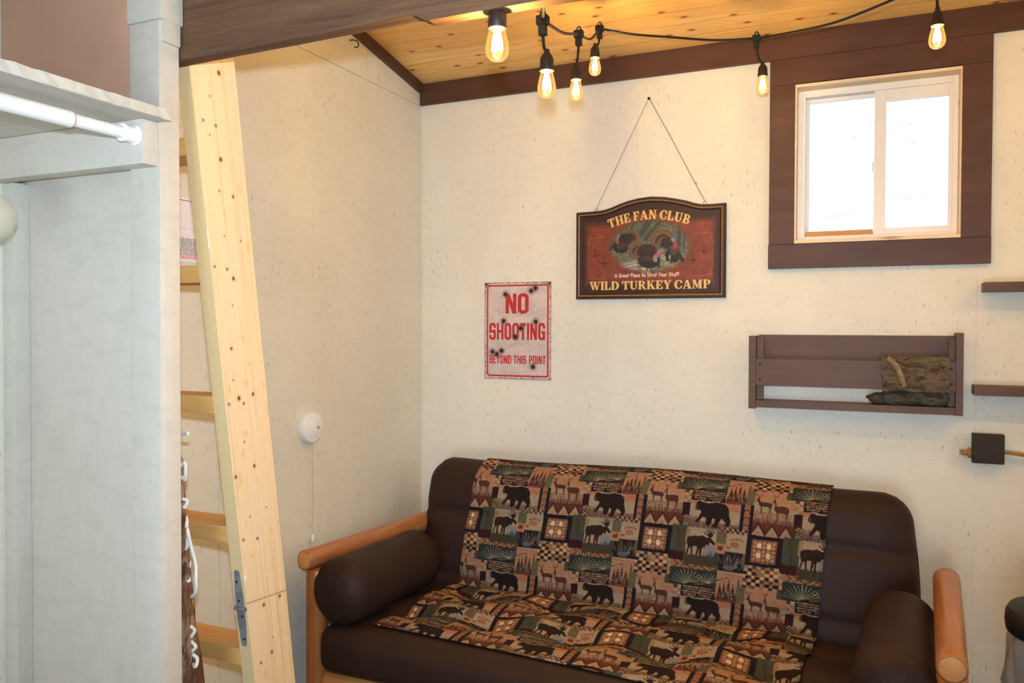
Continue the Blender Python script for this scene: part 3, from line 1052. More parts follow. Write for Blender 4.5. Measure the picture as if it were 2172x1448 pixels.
wpart('casing', [((1.547, -.0195, 2.4165), (2.283, -.0008, 2.5135))], M_BROWN)
wpart('casing', [((1.547, -.0195, 1.8145), (1.638, -.0008, 2.4155))], M_BROWN)
wpart('casing', [((2.191, -.0195, 1.8145), (2.283, -.0008, 2.4155))], M_BROWN)
wpart('casing', [((1.545, -.0205, 1.722), (2.284, -.0008, 1.8135))], M_BROWN)
wpart('jamb', [((1.6385, -.017, 2.402), (2.1915, .11, 2.4135)), ((1.6385, -.018, 1.8155), (2.1915, .11, 1.828)),
               ((1.6385, -.017, 1.828), (1.6445, .11, 2.402)), ((2.186, -.017, 1.828), (2.1915, .11, 2.402))], M_BARE, label='bare pine lining')
wpart('vinyl_frame', [((1.645, .045, 1.8285), (1.672, .109, 2.4015)), ((2.168, .045, 1.8285), (2.1855, .109, 2.4015)),
                      ((1.672, .045, 2.377), (2.168, .109, 2.4015)), ((1.672, .045, 1.8285), (2.168, .109, 1.846))], M_VINYL)
s1 = wpart('sash', [((1.672, .082, 1.8465), (1.684, .104, 2.3765)), ((1.917, .082, 1.8465), (1.945, .104, 2.3765)),
                    ((1.684, .082, 2.362), (1.917, .104, 2.3765)), ((1.684, .082, 1.8465), (1.917, .104, 1.860))], M_VINYL)
bm = BM(); box(bm, (1.684, .091, 1.860), (1.917, .0945, 2.362)); obj('pane', bm, M_PANE, s1, smooth=False)
s2 = wpart('sash', [((1.912, .050, 1.8465), (1.952, .080, 2.3765)), ((2.156, .050, 1.8465), (2.168, .080, 2.3765)),
                    ((1.952, .050, 2.334), (2.156, .080, 2.3765)), ((1.952, .050, 1.8465), (2.156, .080, 1.868))], M_VINYL)
bm = BM(); box(bm, (1.952, .063, 1.868), (2.156, .0665, 2.334)); obj('pane', bm, M_PANE, s2, smooth=False)
wpart('latch', [((1.905, .056, 2.08), (1.9115, .074, 2.118))], M_VINYL)
wpart('security_stick', [((1.675, .052, 1.8465), (1.911, .070, 1.866))], wood('stick', (206, 160, 104), (186, 138, 82), 'X', 0.8, 0.6, False), label='pale wooden stick lying in the track')

# bare branches outside the window
bm = BM()
rs = random.Random(4)


def branch(p, d, L, r, depth):
    pts = [Vector(p)]
    v = Vector(d).normalized()
    for k in range(6):
        v = (v + Vector((rs.uniform(-.2, .2), rs.uniform(-.1, .1), rs.uniform(-.2, .22)))).normalized()
        pts.append(pts[-1] + v * L / 6)
        if depth > 0 and k in (2, 3, 5):
            branch(pts[-1], v + Vector((rs.uniform(-.5, .5), rs.uniform(-.3, .3), rs.uniform(-.5, .7))), L * .55, r * .5, depth - 1)
    tube(bm, pts, [r * (1 - .8 * k / 6) for k in range(7)], 5)


tube(bm, smooth_path([(3.4, 4.0, -1.0), (3.35, 4.0, 1.5), (3.5, 4.05, 4.5)], 4), [.09 - .006 * k for k in range(9)], 8)
for z, d in ((2.3, (-1, -.1, -.05)), (2.6, (-1, .1, .15)), (2.9, (-1, .1, -.12)), (3.2, (-.9, 0, .2))):
    branch((3.4, 4.0, z), d, 2.4, .012, 2)
tag(obj('bare_tree', bm, plain('pale_bark', (176, 166, 156), .9)), 'pale leafless tree branches seen through the window', 'tree')

# ---------------------------------------------------------------- closet by the left wall
clo = thing('closet', 'open grey white painted closet with a shelf in the left foreground', 'closet', (0.26, -2.0, 0.0))
bm = BM(); box(bm, (0.430, -1.965, 0.0), (0.518, -1.911, 2.150), 0.003)
rot = Matrix.Rotation(math.radians(-1.2), 3, 'Y')
o = obj('corner_post', bm, M_CLOSET, clo); o['label'] = 'upright post at the open corner'
bm = BM(); box(bm, (0.427, -1.970, 2.1505), (0.528, -1.908, 2.338), 0.006)
box(bm, (0.512, -1.960, 2.105), (0.526, -1.9135, 2.152), 0.004)
obj('post_cap', bm, M_CLOSET, clo)
bm = BM(); box(bm, (0.0015, -1.965, 0.0), (0.043, -1.926, 1.838), 0.002); obj('stud', bm, M_CLOSET, clo)
bm = BM(); box(bm, (0.0015, -1.9255, 0.0), (0.4295, -1.913, 1.930)); obj('end_panel', bm, M_CLOSET, clo, smooth=False)
bm = BM(); box(bm, (0.0015, -1.9640, 1.953), (0.4265, -1.950, 2.338)); o = obj('upper_panel', bm, plain('brown_hardboard', (200, 158, 132), .6, .08, 3), clo, smooth=False)
o['label'] = 'unpainted brown board above the shelf'
bm = BM(); box(bm, (0.0015, -2.006, 1.838), (0.516, -1.9655, 1.9315), 0.003); obj('cleat', bm, M_CLOSET, clo)
bm = BM()
box(bm, (0.0015, -3.0, 1.932), (0.553, -1.966, 1.9525), 0.0)
bmesh.ops.subdivide_edges(bm, edges=[e for e in bm.edges if e.calc_length() > .5], cuts=60, use_grid_fill=False)
rs = random.Random(3)
for v in bm.verts:
    if v.co.x > .55:
        v.co.x += rs.uniform(-.002, .0015); v.co.z += rs.uniform(-.001, .0012)
o = obj('shelf', bm, M_CLOSET, clo, smooth=False)
o['label'] = 'rough edged shelf board'

rod = thing('tension_rod', 'white tension rod under the closet shelf', 'rod', (0.485, -2.0065, 1.885))
bm = BM()
tube(bm, [(0.495, -2.0225, 1.897), (0.504, -2.163, 1.8935)], .0125, 18)
obj('inner_tube', bm, M_WHITEP, rod)
bm = BM(); tube(bm, [(0.504, -2.161, 1.8935), (0.562, -3.1, 1.872)], .0158, 18); obj('outer_tube', bm, M_WHITEP, rod)
bm = BM(); lathe(bm, [(0, 0), (.021, 0), (.021, .003), (.0175, .006), (.0165, .028), (.0185, .029), (.0185, .033), (.0125, .033)], (0.495, -2.0072, 1.897), 26, '-Y')
obj('end_cup', bm, M_WHITEP, rod)
bm = BM(); tube(bm, [(0.504, -2.162, 1.8935), (0.5041, -2.1645, 1.8934)], .0163, 18); obj('seam_ring', bm, plain('tan_ring', (190, 160, 140), .5), rod)

# ribbed clear plastic globe at the left edge
bm = BM()
pr = []
for k in range(0, 25):
    a = -math.pi / 2 + math.pi * k / 24
    pr.append((max(0.0, .056 * math.cos(a) * (1 + .018 * math.sin(k * 1.9))) if 0 < k < 24 else 0.0, .052 * math.sin(a)))
lathe(bm, pr, (0.245, -2.16, 1.722), 30)
n = NT('ribbed_clear_plastic')
n.b.inputs['Alpha'].default_value = 0.45
n.set(.18, .5, lin((226, 220, 198)))
globe = thing('globe', 'ribbed clear plastic globe hanging at the left edge below the closet shelf', 'globe', (0.245, -2.16, 1.67))
obj('shade', bm, n.m, globe)
bm = BM(); tube(bm, [(0.245, -2.16, 1.774), (0.245, -2.16, 1.931)], .002, 8); obj('hanging_wire', bm, M_TWINE, globe)

# ---------------------------------------------------------------- ladder
lad = thing('ladder', 'pale pine plank ladder leaning against the loft beam', 'ladder', (0.3, -1.58, 0.0))
LT = np.array([-1.866, 2.094]); LD = np.array([0.135, -0.9908]); LN = np.array([0.9908, 0.135]); LW = .145
LLEN = 2.094 / .9908


def lp(x, a, b):
    q = LT + LD * a + LN * b
    return (x, q[0], q[1])


cv = Canvas(LLEN + .05, LW, 0.0025, (234, 206, 166))
rs = random.Random(8)
for k in range(150):                         # grain
    y = rs.uniform(0, LW); x0 = rs.uniform(-.3, LLEN)
    ln = rs.uniform(.3, 1.1); am = rs.uniform(-.004, .004)
    cv.line([(x0 + ln * t / 6, y + am * math.sin(t * 1.1)) for t in range(7)], rs.uniform(.001, .004), rs.choice([(222, 184, 128), (240, 216, 176), (214, 172, 114), (236, 208, 164)]), rs.uniform(.15, .4))
for k in range(26):                          # amber stains
    cv.ell(rs.uniform(0.2, LLEN), rs.uniform(.01, LW), rs.uniform(.004, .016), rs.uniform(.003, .008), (222, 176, 96), .45, .8)
for a, b, s in [(0.029, 0.089, 3), (0.086, 0.053, 1), (0.229, 0.067, 3), (0.302, 0.052, 1.3), (0.315, 0.095, 2), (0.408, 0.054, 1), (0.421, 0.106, 1.2), (0.51, 0.069, 2.6), (0.574, 0.057, 1), (0.676, 0.039, 2), (0.753, 0.035, 1), (0.8, 0.047, 3), (0.8, 0.095, 2.6), (0.91, 0.05, 1.1), (0.987, 0.010, 2.4), (0.979, 0.075, 2.4), (1.1, 0.043, 1), (1.096, 0.102, 1), (1.34, 0.059, 2.4), (1.344, 0.118, 2.4), (1.439, 0.079, 1), (1.477, 0.07, 1.4), (0.174, 0.041, 1), (1.7, .05, 2.4), (1.85, .1, 2)]:
    cv.ell(a + .03, b, (.0036 * s + .002) * .75, (.003 * s + .0015) * .75, (214, 160, 104), .4, .9)
    cv.ell(a + .03, b, .0018 * s, .0015 * s, (112, 54, 32), .95, .3)
    cv.ell(a + .03, b, .0008 * s, .0007 * s, (70, 34, 24), .9, .4)
cv.line([(1.3095 + .03, 0), (1.3398 + .03, .145)], .0028, (168, 120, 70), .9)
cv.ell(1.243 + .03, .006, .009, .004, (246, 242, 236), .95, .4)
cv.rect(.39 + .03, 0, .435 + .03, .004, (244, 240, 236))
C = cv.linear()
ny, nx = C.shape[:2]
b = (np.arange(ny)) / (ny - 1) * LW
a = (np.arange(nx)) / (nx - 1) * (LLEN + .05) - .045
A_, B_ = np.meshgrid(a, b)


def rail(x0, x1, name):
    """painted face at x1, plain wood box behind it"""
    Pm = np.stack([np.full_like(A_, x1), LT[0] + LD[0] * A_ + LN[0] * B_, LT[1] + LD[1] * A_ + LN[1] * B_], -1)
    me = grid_mesh(name, Pm, C, flip=False)
    bm = bmesh.new(); bm.from_mesh(me); bpy.data.meshes.remove(me)
    lay = bm.verts.layers.float_color['paint']
    col = (*lin((222, 196, 146))[:3], 1)
    a0, a1 = -.045, LLEN + .005
    vs = {}
    for i, x in enumerate((x0, x1)):
        for j, aa in enumerate((a0, a1)):
            for k, bb in enumerate((0, LW)):
                v = bm.verts.new(lp(x, aa, bb)); v[lay] = col; vs[i, j, k] = v
    for f in (((0, 0, 0), (0, 1, 0), (0, 1, 1), (0, 0, 1)), ((0, 0, 0), (1, 0, 0), (1, 1, 0), (0, 1, 0)), ((0, 0, 1), (0, 1, 1), (1, 1, 1), (1, 0, 1)),
              ((0, 0, 0), (0, 0, 1), (1, 0, 1), (1, 0, 0)), ((0, 1, 0), (1, 1, 0), (1, 1, 1), (0, 1, 1))):
        bm.faces.new([vs[q] for q in f])
    bm.normal_update()
    me = bpy.data.meshes.new(name); bm.to_mesh(me); bm.free()
    return finish(name, me, M_PLANK, lad, smooth=False)


M_PLANK = painted('pale_pine_plank', .5, .35)
rail(0.462, 0.500, 'rail')
rail(0.085, 0.123, 'rail')
for zb in (1.893, 1.601, 1.287, 0.960, 0.638, 0.318):
    yf = LT[0] + LD[0] * (LT[1] - zb - .02) / .9908 + .006
    bm = BM(); box(bm, (0.1235, yf, zb), (0.4615, yf + .095, zb + .042), 0.003)
    obj('rung', bm, M_RUNG, lad)
for i, (a, b) in enumerate([(0.127, 0.024), (0.136, 0.062), (0.462, 0.012), (0.471, 0.051), (0.792, 0.012), (0.801, 0.060), (1.134, 0.012), (1.149, 0.060), (1.468, 0.028), (1.46, .07)]):
    bm = BM()
    c = lp(0.5002, a, b)
    lathe(bm, [(0, -.001), (.0042, -.001), (.0042, .0006), (.0022, .0004), (0, -.0006)], c, 12, 'X')
    obj('screw', bm, M_STEEL, lad)
# folding hinge on the front edge
bm = BM()
pts = [(-.10, .0045), (-.095, .008), (-.03, .0125), (-.006, .0125), (-.004, .018), (.004, .018), (.006, .0125), (.03, .0125), (.095, .008), (.10, .0045)]
t = bmesh.new()
prof = [(aa, .019 + w) for aa, w in pts] + [(aa, .019 - w) for aa, w in pts[::-1]]
fr = [t.verts.new(lp(0.462 + x, 1.31 + aa, -.0005)) for aa, x in prof]
f = t.faces.new(fr)
r = bmesh.ops.extrude_face_region(t, geom=[f])
off = Vector((0, -LN[0], -LN[1])) * .0025
for v in r['geom']:
    if isinstance(v, bmesh.types.BMVert): v.co += off
bmesh.ops.recalc_face_normals(t, faces=t.faces)
merge(bm, t)
tube(bm, [lp(0.463, 1.31, -.004), lp(0.499, 1.31, -.004)], .0042, 10)
hg = obj('hinge', bm, M_STEEL, lad, smooth=False)
hg['label'] = 'grey steel strap hinge'
for aa in (-.07, -.02, .02, .08):
    bm = BM(); cpt = Vector(lp(0.481 + (.004 if aa > 0 else -.002), 1.31 + aa, -.0032))
    bmesh.ops.create_uvsphere(bm, u_segments=10, v_segments=6, radius=.0035)
    for v in bm.verts: v.co = Vector((v.co.x, v.co.y * .4, v.co.z)) + cpt
    obj('rivet', bm, M_BLACKP, hg)

# camouflage bundle with white cords, hanging between closet and ladder


def camo_mat(name, s=1.0, pal=((62, 50, 46), (124, 88, 64), (164, 132, 106), (92, 66, 54), (190, 166, 144)), blotch=(98, 56, 38), axis='Z'):
    n = NT(name)
    g = (14, 14, 5) if axis == 'Z' else (5, 14, 14)
    h = (26, 26, 9) if axis == 'Z' else (9, 26, 26)
    f = (90, 90, 22) if axis == 'Z' else (22, 90, 90)
    v = n.noise(n.coords(tuple(s * x for x in g)), 1.0, 5, .6, 1.2)
    w = n.noise(n.coords(tuple(s * x for x in h), rot=(.4, .5, .2)), 1.0, 4, .6, .8)
    q = n.noise(n.coords(tuple(s * x for x in f)), 1.0, 3, .6)
    col = n.ramp(v, [(p, lin(c)) for p, c in zip((.30, .42, .52, .60, .72), pal)])
    col = n.mix(n.ramp(w, [(0.58, BLACK), (0.63, WHITE)]), col, lin(blotch))
    col = n.mix(n.math('MULTIPLY', n.ramp(q, [(0.56, BLACK), (0.64, WHITE)]), .6), col, lin(pal[0]))
    n.bump(v, .15, .004)
    return n.set(.85, .2, col)


M_CAMO = camo_mat('leaf_camouflage')
bun = thing('fabric_bundle', 'brown camouflage cloth with white tie cords behind the closet post', 'cloth', (0.35, -1.84, 0.3))
bm = BM()
prof = [(1.235, .030, .016, .372), (1.18, .055, .022, .378), (1.08, .07, .027, .375), (.98, .082, .030, .372), (.90, .094, .032, .368), (.82, .104, .034, .368), (.72, .118, .036, .365), (.60, .130, .038, .362), (.45, .14, .04, .36), (.30, .14, .04, .36)]
rings = []
for i, (z, rx, ry, cx) in enumerate(prof):
    ring = []
    for k in range(40):
        a = 2 * math.pi * k / 40
        f = 1 + .10 * math.sin(5 * a + i * .8) + .05 * math.sin(9 * a - i * 1.3)
        ring.append(bm.verts.new((cx + rx * f * math.cos(a), -1.835 + ry * f * math.sin(a), z + .006 * math.sin(3 * a))))
    rings.append(ring)
for p, q in zip(rings, rings[1:]):
    for k in range(40):
        bm.faces.new((p[k], q[k], q[(k + 1) % 40], p[(k + 1) % 40]))
bm.faces.new(rings[0]); bm.faces.new(rings[-1][::-1])
bmesh.ops.recalc_face_normals(bm, faces=bm.faces)
obj('cloth', bm, M_CAMO, bun)
YB = -1.838
for pl in ([(.405, 1.232), (.432, 1.246), (.466, 1.250)],
           [(.43, 1.165), (.447, 1.180), (.458, 1.160), (.452, 1.140), (.44, 1.145)],
           [(.445, 1.095), (.456, 1.09), (.452, 1.075)],
           [(.440, 1.062), (.452, 1.050), (.460, 1.030)],
           [(.440, 1.015), (.452, 1.028), (.466, 1.012), (.470, .985), (.480, .945), (.488, .915), (.484, .885), (.468, .868)],
           [(.445, 1.0), (.455, 1.012), (.462, .99), (.452, .975), (.446, .985)],
           [(.452, .955), (.462, .945), (.456, .915), (.464, .905), (.455, .93)],
           [(.466, .80), (.476, .79), (.470, .775)],
           [(.468, .765), (.479, .752), (.472, .742)],
           [(.472, .735), (.484, .725), (.486, .71), (.474, .712)]):
    bm = BM()
    tube(bm, smooth_path([(x, YB + .004 * math.sin(i * 2.1), z) for i, (x, z) in enumerate(pl)], 6), .0042, 8)
    obj('tie_cord', bm, M_ROPE_W, bun)

# white notice sheet on the left wall behind the ladder
cv = Canvas(.23, .195, .001, (240, 238, 244))
cv.rect(0, .185, .23, .1875, (120, 100, 96)); cv.rect(0, .102, .23, .1035, (206, 204, 210))
rs = random.Random(2)
for k in range(15):
    y = .07 - k * .0042
    c = (70, 68, 76) if k < 12 else (196, 60, 56)
    x = .004
    e = .23 * rs.uniform(.6, .95)
    while x < e:
        w = rs.uniform(.004, .012)
        cv.rect(x, y, min(x + w, e), y + .0022, c, .85)
        x += w + .0025
C = cv.linear(); ny, nx = C.shape[:2]
X_, Y_ = np.meshgrid(np.arange(nx) / (nx - 1) * .23, np.arange(ny) / (ny - 1) * .195)
me = grid_mesh('notice_sheet', np.stack([np.full_like(X_, .0030), -1.452 + X_, 1.692 + Y_], -1), C)
ns = finish('notice_sheet', me, painted('printed_paper', .7, .2), None, (0.003, -1.452, 1.692), smooth=False)
sd = ns.modifiers.new('thickness', 'SOLIDIFY'); sd.thickness = .0015; sd.offset = -1
tag(ns, 'white printed notice sheet on the side wall behind the ladder', 'notice')

# round push light with a pull cord
pk = thing('push_light', 'round white push light with pull cord on the side wall', 'light', (0.0, -0.82, 1.122))
bm = BM(); lathe(bm, [(0, .0008), (.056, .0008), (.0575, .004), (.0575, .021), (.055, .026), (.049, .0285), (.041, .0290), (.0405, .0275), (.039, .0275), (.0385, .0300), (.034, .0318), (.018, .0338), (0, .0345)], (0, -.82, 1.122), 48, 'X')
obj('body', bm, M_WHITEP, pk)
bm = BM(); tube(bm, [(.0352, -.806 + .005 * math.cos(a), 1.122 + .005 * math.sin(a)) for a in [2 * math.pi * k / 16 for k in range(16)]], .0009, 6, closed=True)
tube(bm, [(.0352, -.808, 1.125), (.0352, -.8045, 1.119)], .0008, 6)
obj('button_ring', bm, plain('grey_print', (110, 108, 110), .5), pk)
bm = BM(); tube(bm, [(.014, -.815, 1.066), (.014, -.8135, .90), (.014, -.813, .722)], .0013, 8); obj('pull_cord', bm, plain('tan_cord', (206, 180, 140), .8), pk)
bm = BM(); lathe(bm, [(0, 0), (.0062, 0), (.0066, .012), (.0032, .024), (0, .024)], (.014, -.813, .698), 16); obj('pull_bead', bm, M_WHITEP, pk)

hk = BM()
tube(hk, smooth_path([(.001, -.560, 2.636), (.012, -.556, 2.638), (.026, -.550, 2.634), (.034, -.546, 2.622), (.028, -.548, 2.608), (.018, -.553, 2.612)], 5), .0022, 8)
tag(obj('wall_hook', hk, M_BLACKP, None, (0, -.55, 2.62)), 'small dark bent hook high on the side wall under the sloping trim', 'hook')

# ---------------------------------------------------------------- string lights
sl = thing('string_light', 'black string of bare warm bulbs under the loft beam and ceiling', 'string light', (1.25, -0.9, 2.083))
J = {2: (1.197, -1.469, 2.217), 3: (1.086, -.902, 2.39), 4: (1.019, -.49, 2.556), 5: (1.531, -.295, 2.512), 6: (2.064, -.716, 2.452)}
cord = smooth_path([(1.29, -1.868, 2.120), (1.36, -1.83, 2.118), (1.325, -1.80, 2.125), (1.262, -1.63, 2.178), J[2]], 6) \
    + smooth_path([J[2], (1.14, -1.18, 2.292), J[3]], 8)[1:] + smooth_path([J[3], (1.048, -.68, 2.452), J[4]], 8)[1:] \
    + smooth_path([J[4], (1.12, -.45, 2.535), (1.25, -.405, 2.520), (1.40, -.34, 2.509), J[5]], 6)[1:] + smooth_path([J[5], (1.65, -.40, 2.478), (1.80, -.53, 2.446), (1.962, -.651, 2.446), J[6], (2.15, -.80, 2.370), (2.26, -.88, 2.318), (2.5, -.95, 2.34), (2.9, -1.0, 2.42), (3.3, -1.0, 2.30), (3.7, -1.0, 2.42), (4.27, -1.0, 2.7)], 6)[1:]
bm = BM(); tube(bm, cord, .0042, 8); obj('cord', bm, M_BLACKP, sl)


def bulb_at(top, k=1.0):
    """glass bulb hanging below the point TOP"""
    x, y, z = top
    bm = BM()
    lathe(bm, [(.0125, .004), (.0135, 0), (.0150, -.006), (.0180, -.017), (.0208, -.029), (.0220, -.039), (.0212, -.047), (.0180, -.0545), (.0120, -.0600), (.005, -.0622), (0, -.0625)], (x, y, z), 28)
    g = obj('bulb', bm, M_BULB, sl)
    bm = BM()
    for i in range(6):
        a = 2 * math.pi * i / 6 + .2
        tube(bm, [(x + .003 * math.cos(a), y + .003 * math.sin(a), z - .006), (x + .0075 * math.cos(a), y + .0075 * math.sin(a), z - .022), (x + .0095 * math.cos(a), y + .0095 * math.sin(a), z - .042)], .0024, 6)
    tube(bm, [(x, y, z - .004), (x, y, z - .040)], .0045, 8)
    obj('filament', bm, M_FIL, g)
    light('bulb_glow', 'POINT', (x, y, z - .026), BULB_ENERGY * k, BULB_COLOR, shadow_soft_size=.010)


def hang(j, ctr, k=1.0):
    jx, jy, jz = j
    x, y, z = ctr
    bm = BM()
    box(bm, (jx - .014, jy - .011, jz - .012), (jx + .014, jy + .011, jz + .010), .004)
    box(bm, (jx - .009, jy - .008, jz - .036), (jx + .009, jy + .008, jz - .010), .002)
    tube(bm, [(jx + .006 * math.cos(a), jy, jz + .014 + .008 * math.sin(a)) for a in [2 * math.pi * k / 14 for k in range(14)]], .0022, 6, closed=True)
    obj('connector', bm, M_BLACKP, sl)
    top = z + .028
    bm = BM(); tube(bm, smooth_path([(jx, jy, jz - .034), (jx + (x - jx) * .35, jy + (y - jy) * .4, jz - .05 - (jz - top - .084) * .4), (x, y, top + .042)], 6), .0038, 8); obj('lead', bm, M_BLACKP, sl)
    bm = BM(); lathe(bm, [(0, .050), (.0055, .050), (.007, .042), (.0125, .035), (.0158, .027), (.0160, .010), (.0172, .009), (.0170, -.001), (.0145, -.002), (.0135, -.001), (0, .006)], (x, y, top), 24); obj('socket', bm, M_SOCKET, sl)
    bulb_at((x, y, top - .001), k)


hang(J[2], (1.207, -1.468, 2.070), 7.0)
hang(J[3], (1.080, -.908, 2.222), 4.2)
hang(J[4], (1.005, -.499, 2.424), 2.8)
hang(J[5], (1.552, -.289, 2.350), 0.9)
hang(J[6], (2.065, -.718, 2.303), 3.6)
hang((2.9, -1.0, 2.42), (2.9, -1.0, 2.270), 9.0)  # this bulb and the next are unseen, added to brighten the walls
hang((3.7, -1.0, 2.42), (3.7, -1.0, 2.270), 9.0)
# unseen loft cord and bulbs, added to warm the left wall and ceiling
bm = BM(); tube(bm, smooth_path([(1.27, -1.866, 2.16), (1.2, -1.862, 2.30), (1.15, -1.88, 2.56), (.75, -2.1, 2.62), (.45, -2.35, 2.72), (.25, -2.9, 2.86), (.12, -3.3, 3.05)], 6), .0042, 8); obj('cord', bm, M_BLACKP, sl)
hang((.75, -2.1, 2.62), (.75, -2.1, 2.47), 9.0)
hang((.45, -2.35, 2.72), (.45, -2.35, 2.57), 9.0)
bm = BM(); lathe(bm, [(0, .014), (.0150, .014), (.0172, .008), (.0172, -.014), (.0160, -.016), (.0138, -.014), (0, -.006)], (1.277, -1.8895, 2.0585), 24); obj('socket', bm, M_SOCKET, sl)
bulb_at((1.277, -1.8895, 2.0455), 6.0)

# ================================================================== couch
sofa = thing('futon_couch', 'dark brown futon couch in a golden pine log frame against the back wall', 'couch', (1.11, -0.6, 0.0))
LEAN = math.radians(13)


def back_fn(u, p):
    # full in the middle, quilted by two level creases, thinner at the top
    x, y, z = p
    m = (1 - u.x ** 4)
    y2 = y - .022 * m * (1 - u.z ** 2) * (1 if u.y < 0 else .3) * (-1 if u.y > 0 else 1)
    if u.y < -.2:
        for zc, d in ((.085, .012), (-.16, .010)):
            y2 += d * math.exp(-((z - zc - .012 * math.sin(3 * x)) / .022) ** 2) * (1 if abs(u.x) > .55 else .5)
    if u.x < -.5:
        x += .045 * max(0, u.z) * (-u.x - .5) / .5
    x += .012 * math.sin(9 * z + 2) * (abs(u.x) > .9)
    z2 = z + (.006 * math.sin(5 * x + 1) if u.z > .5 else 0)
    return Vector((x, y2, z2))


BC = (1.108, -.240, .640)
bm = BM()
rbox(bm, BC, (.948, .105, .302), .103, 44, back_fn, Matrix.Rotation(-LEAN, 3, 'X'))
# pinch the top corners round
for v in bm.verts:
    pass
back_me = bpy.data.meshes.new('t'); bm.to_mesh(back_me)
o = obj('back_cushion', bm, M_LEATHER, sofa)
o['label'] = 'upright padded back of the mattress'

TUFT = []
for r, (yy, sh) in enumerate(((-.52, 0.0), (-.765, .155))):
    for k in range(-1, 8):
        TUFT.append((.25 + .31 * k + sh, yy))


def seat_fn(u, p):
    x, y, z = p
    if u.z > 0:
        z += .028 * (1 - abs(u.x) ** 6) * (1 - u.y ** 2)
        wx, wy = x + SCC[0], y + SCC[1]
        d = 0.0
        inside = max(0, 1 - abs(u.x) ** 8) * max(0, 1 - abs(u.y) ** 6)
        for tx, ty in TUFT:
            q = ((wx - tx) ** 2 + (wy - ty) ** 2) ** .5
            d += .052 * math.exp(-(q / .085) ** 1.4)
        # soft folds between neighbouring tufts
        for r, ty in enumerate((-.52, -.765)):
            d += .016 * math.exp(-((wy - ty) / .04) ** 2)
        z -= d * inside * u.z
        z -= .035 * max(0, (wy + .50) / .2) * u.z if wy > -.50 else 0
    if u.y < 0:
        y -= .020 * (1 - u.z ** 2) * (1 - abs(u.x) ** 6)
    return Vector((x, y, z))


SCC = (1.110, -.672, .388)
bm = BM()
rbox(bm, SCC, (.930, .345, .082), .052, 64, seat_fn)
seat_me = bpy.data.meshes.new('t'); bm.to_mesh(seat_me)
o = obj('seat_cushion', bm, M_LEATHER, sofa)
o['label'] = 'tufted seat of the mattress'


def log(name, a, b, ra, rb, m, knots=True, n=10, wob=.0015, end=None):
    rs = random.Random(hash(name) % 97)
    a = Vector(a); b = Vector(b)
    L = (b - a).length
    pts, rad = [], []
    e = .006 / L
    for t, k in [(0, .82), (e * .4, .93), (e, 1)] + [(e + (1 - 2 * e) * i / n, 1) for i in range(1, n)] + [(1 - e, 1), (1 - e * .4, .93), (1, .82)]:
        pts.append(a.lerp(b, t)); rad.append((ra + (rb - ra) * t) * k)
    bm = BM(); tube(bm, pts, rad, 26)
    o = obj(name, bm, m, sofa)
    if end is not None:
        o.data.materials.append(end)
        for p in o.data.polygons:
            if len(p.vertices) > 6: p.material_index = 1
    return o


log('arm_rail', (.131, -1.012, .691), (.187, -.262, .668), .034, .042, M_PINE, end=M_PINE_END)
log('arm_rail', (2.095, -1.022, .668), (2.139, -.295, .684), .036, .040, M_PINE, end=M_PINE_END)
log('front_post', (.152, -.962, .002), (.148, -.962, .655), .040, .036, M_PINE_V)
log('front_post', (2.10, -.962, .002), (2.10, -.962, .634), .040, .036, M_PINE_V)
log('rear_post', (.182, -.32, .002), (.182, -.32, .632), .036, .034, M_PINE_V)
log('rear_post', (2.134, -.34, .002), (2.134, -.34, .644), .036, .034, M_PINE_V)
log('side_rail', (.152, -.93, .27), (.182, -.35, .27), .028, .028, M_PINE)
log('side_rail', (2.10, -.93, .27), (2.134, -.37, .27), .028, .028, M_PINE)
log('front_rail', (.19, -.962, .268), (2.06, -.962, .268), .032, .032, M_PINE_X)
log('rear_rail', (.22, -.30, .268), (2.09, -.32, .268), .032, .032, M_PINE_X)


def bolster(a, b, r, seed):
    a = Vector(a); b = Vector(b)
    L = (b - a).length
    pts, rad = [], []
    for k in range(26):
        s = k / 25
        t = .5 - .5 * math.cos(math.pi * s)
        d = min(t, 1 - t) * L
        ed = .075
        rr_ = r * (1 - max(0, 1 - d / ed) ** 2.2) ** .5 if d < ed else r
        pts.append(a.lerp(b, t)); rad.append(max(.004, rr_ * (1 + .015 * math.sin(7 * t + seed))))
    bm = BM(); tube(bm, pts, rad, 40)
    for v in bm.verts:      # gathered ends and slack cloth
        q = (v.co - a).dot((b - a).normalized())
        ang = math.atan2(v.co.z - a.z, v.co.x - a.x)
        g = math.exp(-(min(q, L - q) / .05) ** 2)
        v.co.z += .003 * math.sin(11 * ang + seed) * g + .003 * math.sin(23 * q + seed)
        v.co.z -= .012 * max(0, math.sin(-ang)) * .5
    return obj('bolster', bm, M_LEATHER, sofa)


bolster((.258, -1.035, .592), (.272, -.44, .580), .110, 1)['label'] = 'round bolster cushion along the arm'
bolster((1.966, -1.040, .580), (2.005, -.43, .580), .104, 2)['label'] = 'round bolster cushion along the arm'

# ---------------------------------------------------------------- woven throw
bmt = bmesh.new(); bmt.from_mesh(back_me); bmt.from_mesh(seat_me)
bmt.faces.ensure_lookup_table()
BV = BVHTree.FromBMesh(bmt)
bpy.data.meshes.remove(back_me); bpy.data.meshes.remove(seat_me)


